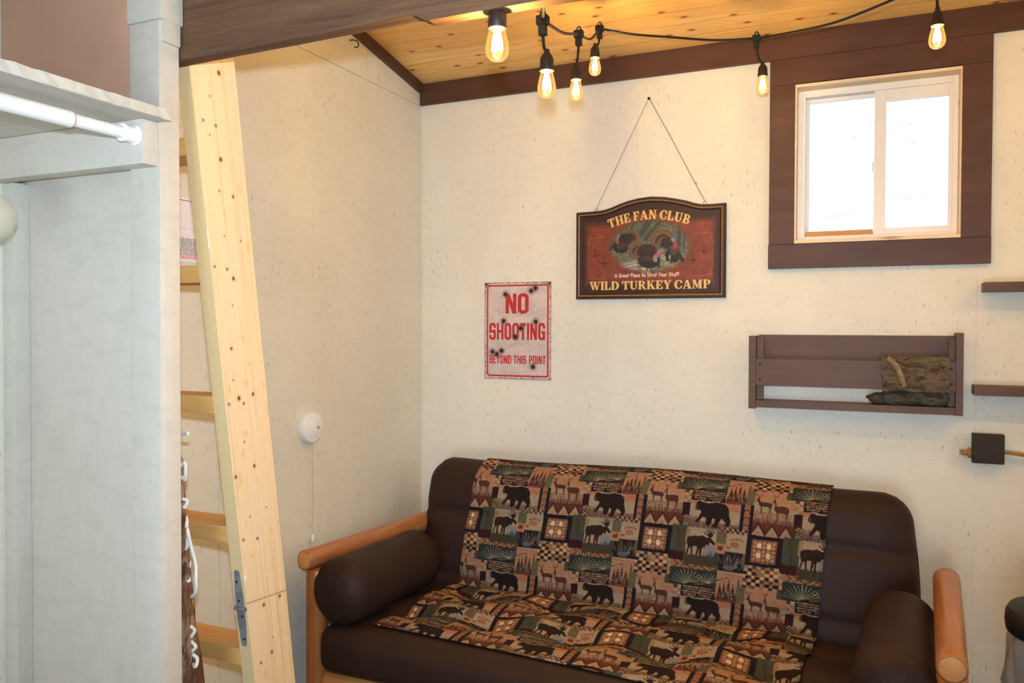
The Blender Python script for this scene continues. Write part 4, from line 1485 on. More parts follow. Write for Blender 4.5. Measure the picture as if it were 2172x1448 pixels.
def guide(t):
    """ray origin offset and direction around the couch profile, t 0..1 from the crown to the seat edge"""
    keys = [(0.00, (-.150, 1.15), (0, -1)), (.06, (-.35, 1.12), (.55, -.83)), (.14, (-.70, 1.02), (1, -.30)), (.46, (-.85, .66), (1, -.30)), (.56, (-.80, .72), (.80, -.60)),
            (.62, (-.64, .90), (.38, -.92)), (.68, (-.53, 1.0), (0, -1)), (1.0, (-.945, 1.0), (0, -1))]
    for (ta, pa, da), (tb, pb, db) in zip(keys, keys[1:]):
        if t <= tb:
            f = (t - ta) / (tb - ta)
            return [pa[i] + (pb[i] - pa[i]) * f for i in (0, 1)], [da[i] + (db[i] - da[i]) * f for i in (0, 1)]
    return keys[-1][1], keys[-1][2]


NC, NR = 110, 150
TW = 1.345
step = .0022
nx = int(TW / step)
coarse = []
for i in range(NC):
    u = i / (NC - 1) * TW
    line = []
    for k in range(NR):
        t = k / (NR - 1)
        xl = .447 + (.372 - .447) * t
        (oy, oz), (dy, dz) = guide(t)
        x = xl + u
        if t > .68:
            oy -= .055 * (u / TW) * (t - .68) / .32
        h = BV.ray_cast(Vector((x, oy, oz)), Vector((0, dy, dz)).normalized(), 3)
        if h[0] is not None:
            line.append(np.array(h[0]))
        elif line:
            line.append(line[-1] + np.array((0, 0, -.0005)))
    coarse.append(np.array(line))
SM = np.array(coarse)


def blur(a, axis, k):
    for _ in range(k):
        s = [slice(None)] * a.ndim
        lo = s.copy(); mid = s.copy(); hi = s.copy()
        lo[axis] = slice(0, -2); mid[axis] = slice(1, -1); hi[axis] = slice(2, None)
        a[tuple(mid)] = .25 * a[tuple(lo)] + .5 * a[tuple(mid)] + .25 * a[tuple(hi)]
    return a


SM = blur(SM, 1, 3); SM = blur(SM, 0, 2)
for it in range(4):             # lie on the cushions, never in them
    for i in range(SM.shape[0]):
        for k in range(SM.shape[1]):
            co, no, fi, di = BV.find_nearest(Vector(SM[i, k]))
            s = (Vector(SM[i, k]) - co).dot(no)
            if s < .0075:
                SM[i, k] += np.array(no) * (.0075 - s)
    if it < 2:
        SM = blur(SM, 0, 1); SM = blur(SM, 1, 1)
# arc length resample of every column
seglen = np.linalg.norm(np.diff(SM, axis=1), axis=2)
tot = seglen.sum(1)
Lmean = tot.mean()
ny = int(Lmean / step)
F = np.zeros((NC, ny, 3)); SV = np.zeros((NC, ny))
for i in range(NC):
    s = np.concatenate([[0], np.cumsum(seglen[i])])
    q = np.linspace(0, s[-1], ny)
    for c in range(3):
        F[i, :, c] = np.interp(q, s, SM[i, :, c])
    SV[i] = q
ui = np.linspace(0, NC - 1, nx)
i0 = np.clip(ui.astype(int), 0, NC - 2); fr = (ui - i0)[:, None]
P = F[i0] * (1 - fr[..., None]) + F[i0 + 1] * fr[..., None]
S_ = SV[i0] * (1 - fr) + SV[i0 + 1] * fr
gx = np.gradient(P, axis=0); gy = np.gradient(P, axis=1)
Nn = np.cross(gx, gy); Nn /= np.linalg.norm(Nn, axis=2, keepdims=True) + 1e-12
if Nn[..., 1].mean() > 0: Nn = -Nn
P = P + Nn * .0015
tile = lodge_tile(); T = tile.linear()
U = np.linspace(0, TW, nx)[:, None] * np.ones((1, ny))
u = ((U - .0726) / TILE) % 1.0
kf = (1.317 - .53) / (Lmean - .53)      # gathered along the seat
v = ((np.where(S_ > .53, .53 + (S_ - .53) * kf, S_) - .080) / .338) % 1.0
tx = (u * tile.nx).astype(int) % tile.nx; ty = ((1 - v) * tile.ny).astype(int) % tile.ny
C = T[ty, tx]
hem = ((U < .008) | (U > TW - .008))
C = np.where(hem[..., None], C * .8, C) * .78
me = grid_mesh('throw_blanket', P.transpose(1, 0, 2), C.transpose(1, 0, 2), flip=False)
tb = finish('throw_blanket', me, painted('woven_tapestry', .9, .12, .5, var=.16), None, (1.08, -.5, .47))
me.set_sharp_from_angle(angle=math.pi)
sd = tb.modifiers.new('thickness', 'SOLIDIFY'); sd.thickness = .004; sd.offset = 0
tag(tb, 'woven lodge throw with bears, moose and deer spread over the couch', 'blanket')

# ================================================================== signs
# arched hanging sign
SX, SZ, SWID, SHGT = .766, 1.6145, .620, .371
outl = [(0, 0), (1, 0), (1, 1), (.895, .996), (.845, 1.0), (.80, 1.018), (.75, 1.048), (.68, 1.078), (.60, 1.104), (.515, 1.116), (.43, 1.106), (.36, 1.084), (.30, 1.054), (.25, 1.022), (.205, 1.002), (.16, .993), (.11, .990), (0, .987)]
OUT = [(SX + a * SWID, SZ + b * SHGT) for a, b in outl]


def inset(poly, d):
    n = len(poly); o = []
    for i in range(n):
        p0 = Vector(poly[i - 1]); p1 = Vector(poly[i]); p2 = Vector(poly[(i + 1) % n])
        e1 = (p1 - p0).normalized(); e2 = (p2 - p1).normalized()
        n1 = Vector((-e1.y, e1.x)); n2 = Vector((-e2.y, e2.x))
        m = (n1 + n2); m = m / max(.3, m.dot(n1))
        o.append(tuple(p1 + m * d))
    return o


def ring_xz(bm, a, b, ya, yb):
    """band between outlines a and b, sloping from depth ya to yb"""
    va = [bm.verts.new((p[0], ya, p[1])) for p in a]; vb = [bm.verts.new((p[0], yb, p[1])) for p in b]
    n = len(a)
    for i in range(n):
        bm.faces.new((va[i], va[(i + 1) % n], vb[(i + 1) % n], vb[i]))


sign = thing('hanging_sign', 'brown arched wooden sign with three turkeys hanging from a nail', 'sign', (SX + SWID / 2, -.012, SZ))
M_SIGNF = plain('black_brown_frame', (44, 30, 27), .45, .15, 30)
M_GOLD = plain('old_gold_paint', (150, 98, 44), .5, .2, 60)
bm = BM()
prism_xz(bm, OUT, -.0150, -.0015)
i1 = inset(OUT, .004); i2 = inset(OUT, .0115); i3 = inset(OUT, .0165); i4 = inset(OUT, .024)
ring_xz(bm, OUT, i1, -.0150, -.0215); ring_xz(bm, i1, i2, -.0215, -.0215)
ring_xz(bm, i3, i4, -.0200, -.0160)
bmesh.ops.recalc_face_normals(bm, faces=bm.faces)
obj('frame', bm, M_SIGNF, sign, smooth=False)
bm = BM(); ring_xz(bm, i2, i3, -.0214, -.0200); bmesh.ops.recalc_face_normals(bm, faces=bm.faces); o = obj('gold_line', bm, M_GOLD, sign, smooth=False)
o['label'] = 'gold painted inner border'


def homog(src, dst):
    A = []
    for (x, y), (X, Y) in zip(src, dst):
        A.append([x, y, 1, 0, 0, 0, -X * x, -X * y]); A.append([0, 0, 0, x, y, 1, -Y * x, -Y * y])
    h = np.linalg.solve(np.array(A, float), np.array([c for p in dst for c in p], float))
    H = np.append(h, 1).reshape(3, 3)

    def f(x, y):
        q = H @ np.array([x, y, 1.0])
        return (q[0] / q[2], q[1] / q[2])
    return f


A_ = homog([(65, 1418), (1992, 1395), (1985, 178), (55, 295)], [(0, 0), (SWID, 0), (SWID, SHGT), (0, SHGT * .987)])
cv = Canvas(SWID, SHGT * 1.12, .00125, (50, 31, 27))
K = 3.2e-4      # drawing units to metres


def pt(*pts): return [A_(x, y) for x, y in pts]


def E_(x, y, rx, ry, c, alpha=1.0, soft=0.0, rot=0.0, jit=0.0):
    a, b = A_(x, y); cv.ell(a, b, rx * K, ry * K, c, alpha, soft, -rot, jit)


# worn red brown field fading to dark edges (paint, not shade)
for k in range(10):
    f = k / 9
    x0, y0, x1, y1 = 150 + 90 * f, 380 + 110 * f, 1880 - 80 * f, 1290 - 130 * f
    cv.poly(pt((x0, y0 + 20), (x1, y0 - 60), (x1, y1 - 15), (x0, y1)), tuple(50 + f * (128 - 50) if i == 0 else (31 + f * (62 - 31) if i == 1 else 27 + f * (44 - 27)) for i in range(3)))
E_(1000, 300, 560, 70, (66, 38, 30), .6, .8)
cv.mottle(.22, .02, 3)
# woodland oval
OV = (1010, 735)
E_(OV[0], OV[1], 540, 350, (84, 96, 82), .95, .25)
m0 = cv.a.copy()
rs = random.Random(6)
for k in range(520):
    x, y = rs.uniform(520, 1500), rs.uniform(400, 720)
    E_(x, y, rs.uniform(6, 22), rs.uniform(5, 16), rs.choice([(70, 84, 70), (98, 112, 96), (60, 70, 62), (112, 122, 104), (86, 98, 80)]), .55, .8)
for (xa, ya, xb, yb, w) in ((905, 560, 1010, 400, 80), (960, 640, 1140, 420, 52), (1380, 900, 1395, 480, 46), (1450, 800, 1455, 560, 16), (740, 640, 800, 420, 30)):
    cv.line(pt((xa, ya), (xb, yb)), w * K, (66, 64, 58), .9)
for k in range(420):
    x, y = rs.uniform(500, 1520), rs.uniform(740, 1080)
    E_(x, y, rs.uniform(8, 34), rs.uniform(4, 10), rs.choice([(150, 130, 108), (120, 104, 86), (96, 88, 74), (166, 148, 124), (132, 118, 92)]), .6, .8)
for k in range(26):
    y = 905 + k * 5 + rs.uniform(-8, 8)
    cv.line(pt((540 + rs.uniform(0, 80), y + 60), (700, y + 32), (870 + rs.uniform(-40, 20), y)), rs.uniform(6, 14) * K, rs.choice([(176, 172, 164), (136, 132, 126), (196, 190, 180), (104, 100, 94)]), .7)
for k in range(16):
    E_(rs.uniform(900, 1010), rs.uniform(1010, 1075), 12, 9, rs.choice([(216, 200, 160), (190, 176, 132)]), .9, .5)
# keep the picture inside the oval
Yg, Xg = np.mgrid[0:cv.ny, 0:cv.nx]
oc = A_(*OV)
d = np.sqrt((((Xg + .5) * cv.res - oc[0]) / (545 * K)) ** 2 + (((Yg + .5) * cv.res - oc[1]) / (352 * K)) ** 2)
base = Canvas(SWID, SHGT * 1.12, .00125, (122, 60, 43)); base.mottle(.2, .02, 9)
w = np.clip((1.02 - d) / .16, 0, 1)[..., None].astype(np.float32)
old = m0.copy()
near = (d < 1.25)[..., None]
cv.a = np.where(near, cv.a * w + base.a * (1 - w), m0)
m1 = np.clip((1.25 - d) / .1, 0, 1)[..., None].astype(np.float32)
cv.a = cv.a * m1 + old * (1 - m1)


def fan(cx, cy, r, a0, a1, sq=1.0):
    n = 26
    def arc(q): return [A_(cx + q * math.cos(math.radians(a0 + (a1 - a0) * k / n)), cy - q * sq * math.sin(math.radians(a0 + (a1 - a0) * k / n))) for k in range(n + 1)]
    c0 = [A_(cx, cy)]
    cv.poly(c0 + arc(r), (150, 108, 66)); cv.poly(c0 + arc(r * .95), (62, 46, 36)); cv.poly(c0 + arc(r * .89), (120, 92, 64)); cv.poly(c0 + arc(r * .6), (58, 44, 36))
    for k in range(1, n):
        a = math.radians(a0 + (a1 - a0) * k / n)
        cv.line([A_(cx + r * .3 * math.cos(a), cy - r * .3 * sq * math.sin(a)), A_(cx + r * .88 * math.cos(a), cy - r * .88 * sq * math.sin(a))], 5 * K, (74, 54, 40), .6)


DKT = (44, 36, 34); BKT = (34, 28, 28)
# far bird
fan(770, 620, 102, -60, 170)
E_(690, 650, 95, 80, DKT, 1, .2); E_(640, 750, 100, 72, BKT, 1, .15, .1); E_(650, 725, 80, 40, (72, 64, 60), .7, .5)
cv.line(pt((560, 690), (500, 780)), 34 * K, (50, 46, 42), .9)
cv.line(pt((608, 600), (590, 680)), 26 * K, (128, 118, 122)); cv.line(pt((596, 650), (604, 690)), 28 * K, (168, 62, 52)); E_(608, 598, 17, 17, (136, 128, 140))
cv.line(pt((592, 800), (588, 830)), 8 * K, DKT); cv.line(pt((705, 800), (700, 835)), 8 * K, DKT)
# right bird
fan(1180, 680, 165, 30, 205, 1.05); fan(1215, 730, 118, 20, 200)
E_(1235, 690, 78, 75, DKT, 1, .2); E_(1310, 850, 92, 100, BKT, 1, .12, .25); E_(1330, 780, 60, 70, (84, 70, 62), .85, .5, .3)
cv.line(pt((1390, 830), (1440, 920)), 40 * K, (46, 38, 36))
cv.line(pt((1310, 640), (1350, 720)), 34 * K, (176, 60, 52)); E_(1315, 648, 30, 26, (112, 128, 176), 1, .3); cv.line(pt((1340, 700), (1335, 760)), 30 * K, (172, 58, 50))
cv.line(pt((1310, 950), (1312, 1000)), 9 * K, (150, 90, 70))
# front bird
fan(865, 800, 125, 25, 235, 1.0); fan(915, 830, 100, 25, 215)
E_(970, 790, 120, 80, DKT, 1, .2, -.15); E_(1020, 800, 90, 70, (58, 44, 38), .8, .5)
E_(1000, 920, 140, 92, BKT, 1, .12, .1); E_(960, 890, 90, 40, (76, 62, 54), .7, .6); E_(1090, 890, 38, 48, (168, 140, 112), .9, .5)
cv.line(pt((1120, 840), (1140, 1000)), 26 * K, BKT)
cv.line(pt((1110, 860), (1130, 810), (1190, 785)), 40 * K, (118, 132, 168)); cv.line(pt((1112, 850), (1150, 830), (1180, 805)), 22 * K, (196, 62, 52)); cv.line(pt((1190, 780), (1215, 790)), 10 * K, (60, 44, 40))
for (x, y0, y1) in ((1180, 850, 980), (1205, 870, 990), (1275, 850, 960), (1225, 940, 1000), (1255, 930, 1000)):
    cv.line(pt((x, y1), (x + 3, y0)), 7 * K, (130, 140, 104))
    for q in range(4): E_(x + rs.uniform(-9, 9), y0 + q * 14, 10, 8, (164, 172, 140), .9, .5)
for k in range(60):
    x = rs.uniform(1140, 1380); y = rs.uniform(960, 1030)
    cv.line(pt((x, y), (x + rs.uniform(-8, 8), y - 30)), 4 * K, rs.choice([(146, 132, 84), (120, 116, 80), (176, 150, 100)]), .8)
for (cx, cy, rx, ry) in ((970, 790, 110, 70), (1235, 690, 70, 68), (690, 650, 85, 70), (1000, 920, 125, 80), (1310, 850, 80, 88), (640, 750, 90, 62)):
    for k in range(46):             # feathers
        a = rs.uniform(0, 6.28); q = rs.random() ** .5
        x, y = cx + rx * q * math.cos(a), cy + ry * q * math.sin(a)
        cv.line(pt((x, y), (x + rs.uniform(8, 26), y + rs.uniform(6, 22))), rs.uniform(3, 6) * K, rs.choice([(74, 60, 50), (58, 46, 40), (28, 24, 24), (90, 72, 56)]), .6)
# bird tracks
for (x, y, s) in ((310, 860, 1), (430, 965, 1), (1710, 805, 1), (1575, 920, 1)):
    c = (70, 32, 28)
    cv.line(pt((x, y), (x - 4, y - 118)), 15 * K, c, .85, True); cv.line(pt((x, y), (x - 82, y - 30)), 15 * K, c, .85, True)
    cv.line(pt((x, y), (x + 88, y - 40)), 15 * K, c, .85, True); cv.line(pt((x, y), (x + 2, y + 34)), 13 * K, c, .85, True); E_(x, y, 15, 14, c, .85, .4)
# pale scroll corners
PK = (176, 116, 92)
for pl in (((250, 622), (330, 632), (430, 612)), ((215, 630), (218, 700), (232, 690), (212, 740), (216, 900), (214, 1040), (236, 1085), (212, 1150), (300, 1140), (350, 1160), (430, 1145)),
           ((1590, 560), (1680, 572), (1780, 548), (1800, 575)), ((1820, 565), (1800, 620), (1826, 660), (1828, 800), (1826, 960), (1806, 1040), (1820, 1095), (1740, 1100), (1690, 1118), (1600, 1112))):
    cv.line(pt(*pl), 5.5 * K, PK, .75)
YEL = (226, 186, 112)
p0 = A_(492, 440); p1 = A_(1515, 400)


def arc(x):
    f = (x - (p0[0] + p1[0]) / 2) / ((p1[0] - p0[0]) / 2)
    return (-.030 * f * f, -math.atan(.060 * f / ((p1[0] - p0[0]) / 2)) * .9)


yb_ = A_(1000, 388)[1]
write(cv, 'THE FAN CLUB', SERIF, p0[0], p1[0], yb_, .036, (84, 52, 34), .06, arc, .8)
for dx in (-.0016, -.0004):
    write(cv, 'THE FAN CLUB', SERIF, p0[0] + dx, p1[0] + dx, yb_ + .001, .037, YEL, .06, arc, 1, .18)
q0 = A_(240, 1300); q1 = A_(1800, 1274)
for dx in (-.0006, .0006):
    write(cv, 'WILD TURKEY CAMP', SERIF, q0[0] + dx, q1[0] + dx, (q0[1] + q1[1]) / 2, .035, YEL, .06, None, 1, .18)
r0 = A_(566, 1140); r1 = A_(1398, 1116)
write_hand(cv, 'A Great Place to Strut Your Stuff', r0[0], r1[0], (r0[1] + r1[1]) / 2 + .001, .0145, .0026, (226, 210, 190))
C = cv.linear(); ny, nx = C.shape[:2]
X_, Z_ = np.meshgrid((np.arange(nx) + .5) * cv.res + SX, (np.arange(ny) + .5) * cv.res + SZ)
inn = inset(OUT, .021)
tmp = Canvas(SWID, SHGT * 1.12, .00125, (0, 0, 0))
(ia, ib, ja, jb), mk = tmp.cover([(x - SX, z - SZ) for x, z in inn])
full = np.zeros((ny, nx)); full[ja:jb, ia:ib] = mk
keep = (full[:-1, :-1] > .5)
me = grid_mesh('painted_panel', np.stack([X_, np.full_like(X_, -.0162), Z_], -1), C, keep)
o = finish('painted_panel', me, painted('painted_sign_panel', .5, .35), sign, smooth=False)
o['label'] = 'painted picture of turkeys with lettering'
for x, z in ((.853, 1.9815), (1.303, 1.984)):
    bm = BM(); tube(bm, [(x + .006 * math.cos(a), -.010, z + .006 + .007 * math.sin(a)) for a in [2 * math.pi * k / 16 for k in range(16)]], .0011, 6, closed=True)
    obj('eyelet', bm, M_STEEL, sign)
bm = BM(); tube(bm, [(.853, -.010, 1.994), (.912, -.009, 2.152), (1.074, -.012, 2.427)][0:1] + [(.962, -.010, 2.209), (1.074, -.012, 2.427)], .0012, 6); tube(bm, [(1.303, -.010, 1.997), (1.266, -.009, 2.066), (1.172, -.010, 2.248), (1.076, -.012, 2.427)], .0014, 6)
bmesh.ops.create_uvsphere(bm, u_segments=8, v_segments=6, radius=.0035, matrix=Matrix.Translation((1.266, -.008, 2.07)))
obj('hanging_twine', bm, M_TWINE, sign)
nail = BM(); lathe(nail, [(0, -.0004), (.0022, -.0004), (.0022, .013), (.006, .0135), (.0055, .016), (0, .0165)], (1.075, 0, 2.427), 14, '-Y')
tag(obj('nail', nail, M_BLACKP, None, (1.075, 0, 2.427)), 'dark nail holding the twine of the arched sign', 'nail')

# metal NO SHOOTING plate
NW, NH = .318, .4265
B_ = homog([(93, 1337), (960, 1365), (975, 103), (110, 122)], [(0, 0), (NW, 0), (NW, NH), (0, NH)])
cv = Canvas(NW, NH, .00125, (206, 190, 186)); K2 = NW / 868.0
cv.mottle(.10, .03, 4)
RU = (112, 74, 62)
rs = random.Random(9)
for k in range(420):
    s = rs.choice('lrtbc')
    t = rs.random(); e = abs(rs.gauss(0, .0045))
    x, y = {'l': (e, t * NH), 'r': (NW - e, t * NH), 't': (t * NW, NH - e), 'b': (t * NW, e), 'c': (rs.choice((0, NW)) + rs.gauss(0, .010), rs.choice((0, NH)) + rs.gauss(0, .010))}[s]
    cv.ell(x, y, rs.uniform(.0015, .005), rs.uniform(.0012, .004), rs.choice([RU, (136, 96, 80), (150, 128, 120)]), .55, .9)
cv.line([(0, 0), (NW, 0), (NW, NH), (0, NH), (0, 0)], .003, RU, .8)
RED = (186, 34, 40)
m = .0115
(ia, ib, ja, jb), a1 = cv.cover(rr(m, m, NW - m, NH - m, .012))
M1 = np.zeros((cv.ny, cv.nx), np.float32); M1[ja:jb, ia:ib] = a1
(ia, ib, ja, jb), a2 = cv.cover(rr(m + .0068, m + .0068, NW - m - .0068, NH - m - .0068, .008))
M1[ja:jb, ia:ib] -= a2
cv.put(0, cv.nx, 0, cv.ny, np.clip(M1, 0, 1), RED, .12)
for txt, xa, xb, yt, yb in (('NO', (378, 512), (682, 512), 260, 512), ('SHOOTING', (163, 843), (893, 850), 633, 846), ('BEYOND THIS POINT', (162, 1145), (892, 1160), 1045, 1152)):
    a = B_(*xa); b = B_(*xb)
    h = (B_(500, yt)[1] - B_(500, yb)[1])
    write(cv, txt, SANS, a[0], b[0], (a[1] + b[1]) / 2, h, RED, .07 if txt != 'NO' else .05, None, .97, .12)
for k in range(64):                       # scratches
    cx, cy = rs.choice([(560, 470), (420, 470), (600, 540), (520, 890), (720, 920), (450, 930), (480, 430), (620, 900)])
    x, y = cx + rs.gauss(0, 70), cy + rs.gauss(0, 32)
    L = rs.uniform(40, 170); a = rs.uniform(.28, .55)
    cv.line([B_(x - L / 2 * math.cos(a), y + L / 2 * math.sin(a)), B_(x + L / 2 * math.cos(a), y - L / 2 * math.sin(a))], rs.uniform(1.5, 4) * K2, rs.choice([(120, 104, 104), (98, 84, 84), (150, 134, 134)]), rs.uniform(.4, .8))
for k in range(40):
    x, y = rs.uniform(170, 880), rs.uniform(230, 1240)
    cv.line([B_(x, y), B_(x + rs.uniform(20, 70), y - rs.uniform(5, 30))], 1.6 * K2, (214, 190, 184), .6)
HOLES = [(378, 270), (712, 225), (768, 190), (352, 608), (768, 617), (572, 700), (498, 806), (203, 997), (258, 1028), (320, 985), (726, 1190)]
for x, y in HOLES:
    a, b = B_(x, y)
    cv.ell(a, b, 42 * K2, 42 * K2, (120, 92, 86), .6, 1.1); cv.ell(a, b, 27 * K2, 27 * K2, (74, 52, 48), .85, .6); cv.ell(a, b, 20 * K2, 21 * K2, (30, 24, 24), 1, .25)
for x, y in ((130, 148), (950, 130)):
    a, b = B_(x, y); cv.ell(a, b, 30 * K2, 28 * K2, (120, 84, 74), .7, .9); cv.ell(a, b, 12 * K2, 12 * K2, (34, 24, 24), 1, .2)
C = cv.linear(); ny, nx = C.shape[:2]
X_, Z_ = np.meshgrid(np.arange(nx) / (nx - 1) * NW, np.arange(ny) / (ny - 1) * NH)
bow = -.0042 - .0015 * np.sin(Z_ / NH * math.pi)
me = grid_mesh('metal_sign', np.stack([.3305 + X_, bow, 1.267 + Z_], -1), C)
ms = finish('metal_sign', me, painted('enamelled_tin', .42, .45), None, (.489, -.004, 1.267), smooth=False)
sd = ms.modifiers.new('thickness', 'SOLIDIFY'); sd.thickness = .0018; sd.offset = -1
tag(ms, 'white tin NO SHOOTING sign with red letters and bullet holes', 'sign')

# ================================================================== wall rack and shelves
rack = thing('wall_rack', 'brown wooden wall rack with a slatted front below the window', 'rack', (1.84, 0, 1.19))
D = .088
wb = lambda name, boxes, label=None: wpart(name, boxes, M_RACK, rack, .0015, label)
wb('side_board', [((1.486, -D, 1.192), (1.512, -.0008, 1.466))])
wb('side_board', [((2.176, -D, 1.196), (2.199, -.0008, 1.481))])
wb('back_board', [((1.513, -.018, 1.36), (2.1755, -.0008, 1.470))])
wb('front_board', [((1.5125, -D - .0005, 1.280), (2.1755, -D + .017, 1.381))])
wb('corner_strip', [((1.5125, -D + .0175, 1.224), (1.538, -D + .036, 1.462))])
wb('corner_strip', [((2.155, -D + .0175, 1.224), (2.1755, -D + .036, 1.466))])
wb('base_board', [((1.5125, -D - .0005, 1.198), (2.1755, -.0008, 1.223))])
for x in (1.527, 2.163):
    for z in (1.303, 1.358):
        bm = BM(); lathe(bm, [(0, 0), (.0045, 0), (.004, .0012), (.002, .0008), (0, .0004)], (x, -D - .0006, z), 12, '-Y'); obj('screw', bm, M_BLACKP, rack)

pouch = thing('camouflage_pouch', 'camouflage cloth pouch with a tan strap stuffed in the wall rack', 'pouch', (2.05, -.07, 1.225))
M_CAMO2 = camo_mat('bark_camouflage', 1.4, ((64, 58, 50), (122, 108, 88), (150, 134, 110), (90, 78, 64), (176, 160, 138)), (112, 78, 56), 'X')


def cloth_sheet(name, prof, x0f, x1f, m, parent, thick=.007, seed=1, nx=44, amp=.004):
    """cloth following a (y,z) path, from x0f(t) to x1f(t)"""
    rs = random.Random(seed); ph = [rs.uniform(0, 6) for _ in range(6)]
    path = smooth_path([(0, y, z) for y, z in prof], 7)
    bm = BM(); rows = []
    for i, p in enumerate(path):
        t = i / (len(path) - 1)
        row = []
        for k in range(nx):
            s = k / (nx - 1)
            x = x0f(t) + (x1f(t) - x0f(t)) * s
            w = amp * (math.sin(14 * s + 6 * t + ph[0]) + .7 * math.sin(27 * s - 9 * t + ph[1]) + .5 * math.sin(9 * t + ph[2]))
            row.append(bm.verts.new((x, p.y - abs(w), p.z + .5 * w * (0 < t < 1))))
        rows.append(row)
    for a, b in zip(rows, rows[1:]):
        for k in range(nx - 1):
            bm.faces.new((a[k], b[k], b[k + 1], a[k + 1]))
    r = bmesh.ops.solidify(bm, geom=list(bm.faces), thickness=thick)
    bmesh.ops.recalc_face_normals(bm, faces=bm.faces)
    return obj(name, bm, m, parent)


cloth_sheet('flap', [(-.060, 1.30), (-.064, 1.375), (-.072, 1.394), (-.092, 1.396), (-.102, 1.380), (-.104, 1.33), (-.106, 1.292), (-.102, 1.275)], lambda t: 1.935 + .012 * t, lambda t: 2.158 - .002 * t, M_CAMO2, pouch, .006, 1, 50, .0035)
bm = BM()
rbox(bm, (2.052, -.062, 1.253), (.107, .030, .0285), .024, 22, lambda u, p: Vector((p.x, p.y - .006 * math.sin(40 * p.x) * abs(u.z) + .003 * math.sin(90 * p.x), p.z + .003 * math.sin(50 * p.x + 1))))
o = obj('body', bm, camo_mat('dark_bark_camouflage', 1.5, ((38, 38, 34), (70, 70, 60), (88, 84, 74), (50, 48, 42), (108, 106, 96)), (66, 44, 40), 'X'), pouch)
bm = BM()
rbox(bm, (1.938, -.058, 1.245), (.026, .026, .0205), .016, 14, lambda u, p: Vector((p.x - .010 * (u.x < 0) * (1 - u.z ** 2), p.y, p.z)))
tube(bm, smooth_path([(1.916, -.066, 1.250), (1.902, -.070, 1.253), (1.898, -.066, 1.248), (1.914, -.060, 1.243)], 5), .004, 8)
o = obj('drawn_end', bm, plain('dark_olive_cloth', (62, 58, 50), .85, .3, 60), pouch)
o['label'] = 'dark gathered end with a small tab'
pts = [(1.962, 1.3925), (1.985, 1.372), (2.003, 1.335), (2.018, 1.292)]
bm = BM()
tube(bm, smooth_path([(x, -.1135 - .002 * math.sin(i), z) for i, (x, z) in enumerate(pts)], 6), [.0085] * 19, 10)
for v in bm.verts:
    v.co.y = -.1135 + (v.co.y + .1135) * .35
o = obj('strap', bm, None, pouch)
o.data.materials.append(plain('tan_branch_print', (140, 116, 92), .85, .45, 60, stretch=(1, 1, .4)))
o['label'] = 'tan diagonal strap'

def ledge(z0, z1, x0, lab):
    o = BM(); box(o, (x0, -.090, z0), (2.75, -.0008, z1), .002)
    return tag(obj('wall_ledge', o, M_RACK, None, (2.5, -.045, z0), smooth=False), lab, 'shelf')


ledge(1.622, 1.654, 2.258, 'short brown wall ledge level with the lower edge of the window')
ledge(1.269, 1.301, 2.232, 'short brown wall ledge beside the slatted rack')

blk = thing('rope_block', 'dark wooden block on the wall with a rope through it', 'hook', (2.282, 0, 1.03))
bm = BM(); box(bm, (2.234, -.042, 1.030), (2.330, -.0008, 1.131), .003); obj('block', bm, M_DARKW, blk)
bm = BM()


def rope(bm, pts, r=.0065):
    path = smooth_path(pts, 10)
    for st in range(3):
        pp = []
        for i, p in enumerate(path):
            a = i * .62 + st * 2.094
            pp.append(p + Vector((0, math.cos(a), math.sin(a))) * r * .5)
        tube(bm, pp, r * .56, 7)


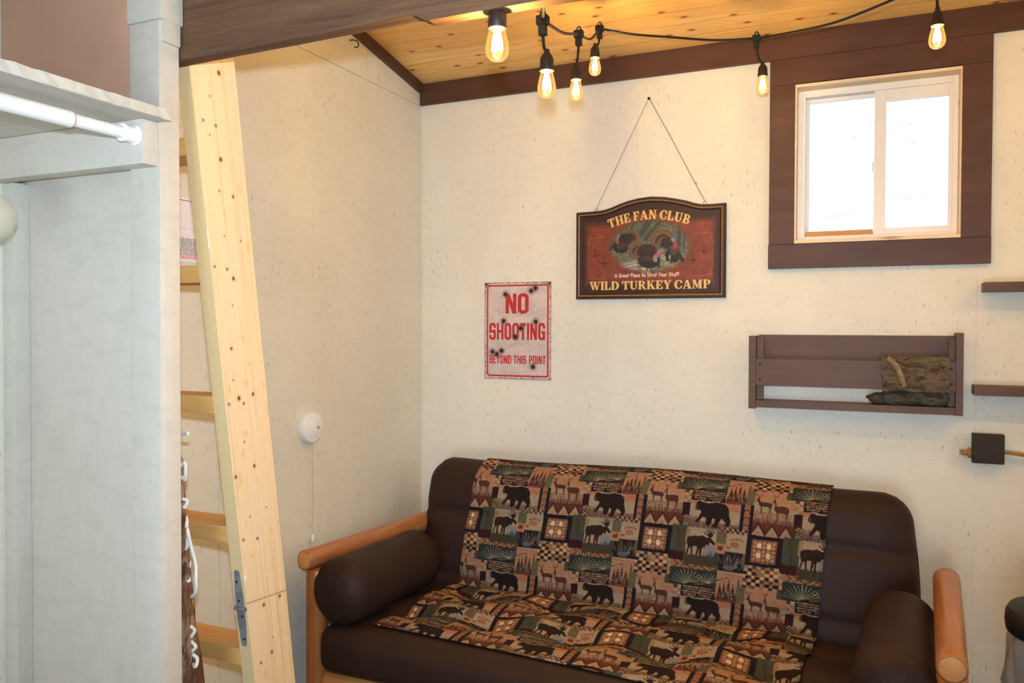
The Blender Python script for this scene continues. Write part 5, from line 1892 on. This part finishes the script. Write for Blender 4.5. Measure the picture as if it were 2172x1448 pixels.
rope(bm, [(2.331, -.020, 1.070), (2.36, -.021, 1.068), (2.40, -.022, 1.064), (2.55, -.023, 1.052), (2.75, -.022, 1.055)])
rope(bm, [(2.2335, -.022, 1.062), (2.225, -.024, 1.062), (2.216, -.022, 1.061), (2.205, -.020, 1.062)], .009)
tube(bm, [(2.226 + 0.0, -.022 + .010 * math.cos(a), 1.062 + .013 * math.sin(a)) for a in [2 * math.pi * k / 16 for k in range(16)]], .0055, 7, closed=True)
for dz, dy in ((.012, 0), (-.006, -.006), (.002, .006)):
    tube(bm, [(2.208, -.022, 1.062), (2.196, -.022 + dy, 1.060 + dz)], .0022, 5)
o = obj('rope', bm, M_SISAL, blk); o['label'] = 'knotted brown rope'

# waste bin at the right edge
bn = thing('waste_bin', 'black lidded bin with a clear plastic liner right of the couch', 'bin', (2.425, -.62, 0.0))
bc = (2.425, -.62, 0)
bm = BM(); lathe(bm, [(0, .002), (.120, .002), (.128, .02), (.142, .50), (.146, .655), (.138, .655), (.135, .50), (.12, .03), (0, .03)], bc, 44); obj('bucket', bm, plain('black_plastic', (22, 21, 22), .4, .1), bn)
bm = BM(); lathe(bm, [(.150, .660), (.164, .668), (.167, .690), (.165, .716), (.157, .731), (.142, .737), (.08, .742), (.04, .752), (0, .754)], bc, 44); obj('lid', bm, plain('black_lid', (24, 23, 22), .5, .1), bn)
n = NT('clear_liner')
n.b.inputs['Alpha'].default_value = .62
n.set(.25, .5, lin((176, 178, 190)))
bm = BM(); rings = []
for i, (r, z) in enumerate([(.152, .662), (.158, .640), (.160, .60), (.166, .555), (.170, .52), (.165, .49), (.155, .47)]):
    rings.append([bm.verts.new((bc[0] + (r + .004 * math.sin(9 * a + i) * (i > 0) + .003 * math.sin(17 * a - 2 * i)) * math.cos(a), bc[1] + (r + .004 * math.sin(9 * a + i) * (i > 0)) * math.sin(a), z + (.012 * math.sin(5 * a) if i == 6 else 0))) for a in [2 * math.pi * k / 72 for k in range(72)]])
for p, q in zip(rings, rings[1:]):
    for k in range(72):
        bm.faces.new((p[k], q[k], q[(k + 1) % 72], p[(k + 1) % 72]))
bmesh.ops.recalc_face_normals(bm, faces=bm.faces)
o = obj('liner', bm, n.m, bn); o['label'] = 'clear plastic liner folded over the rim'
bn.scale = (1, 1, .985)
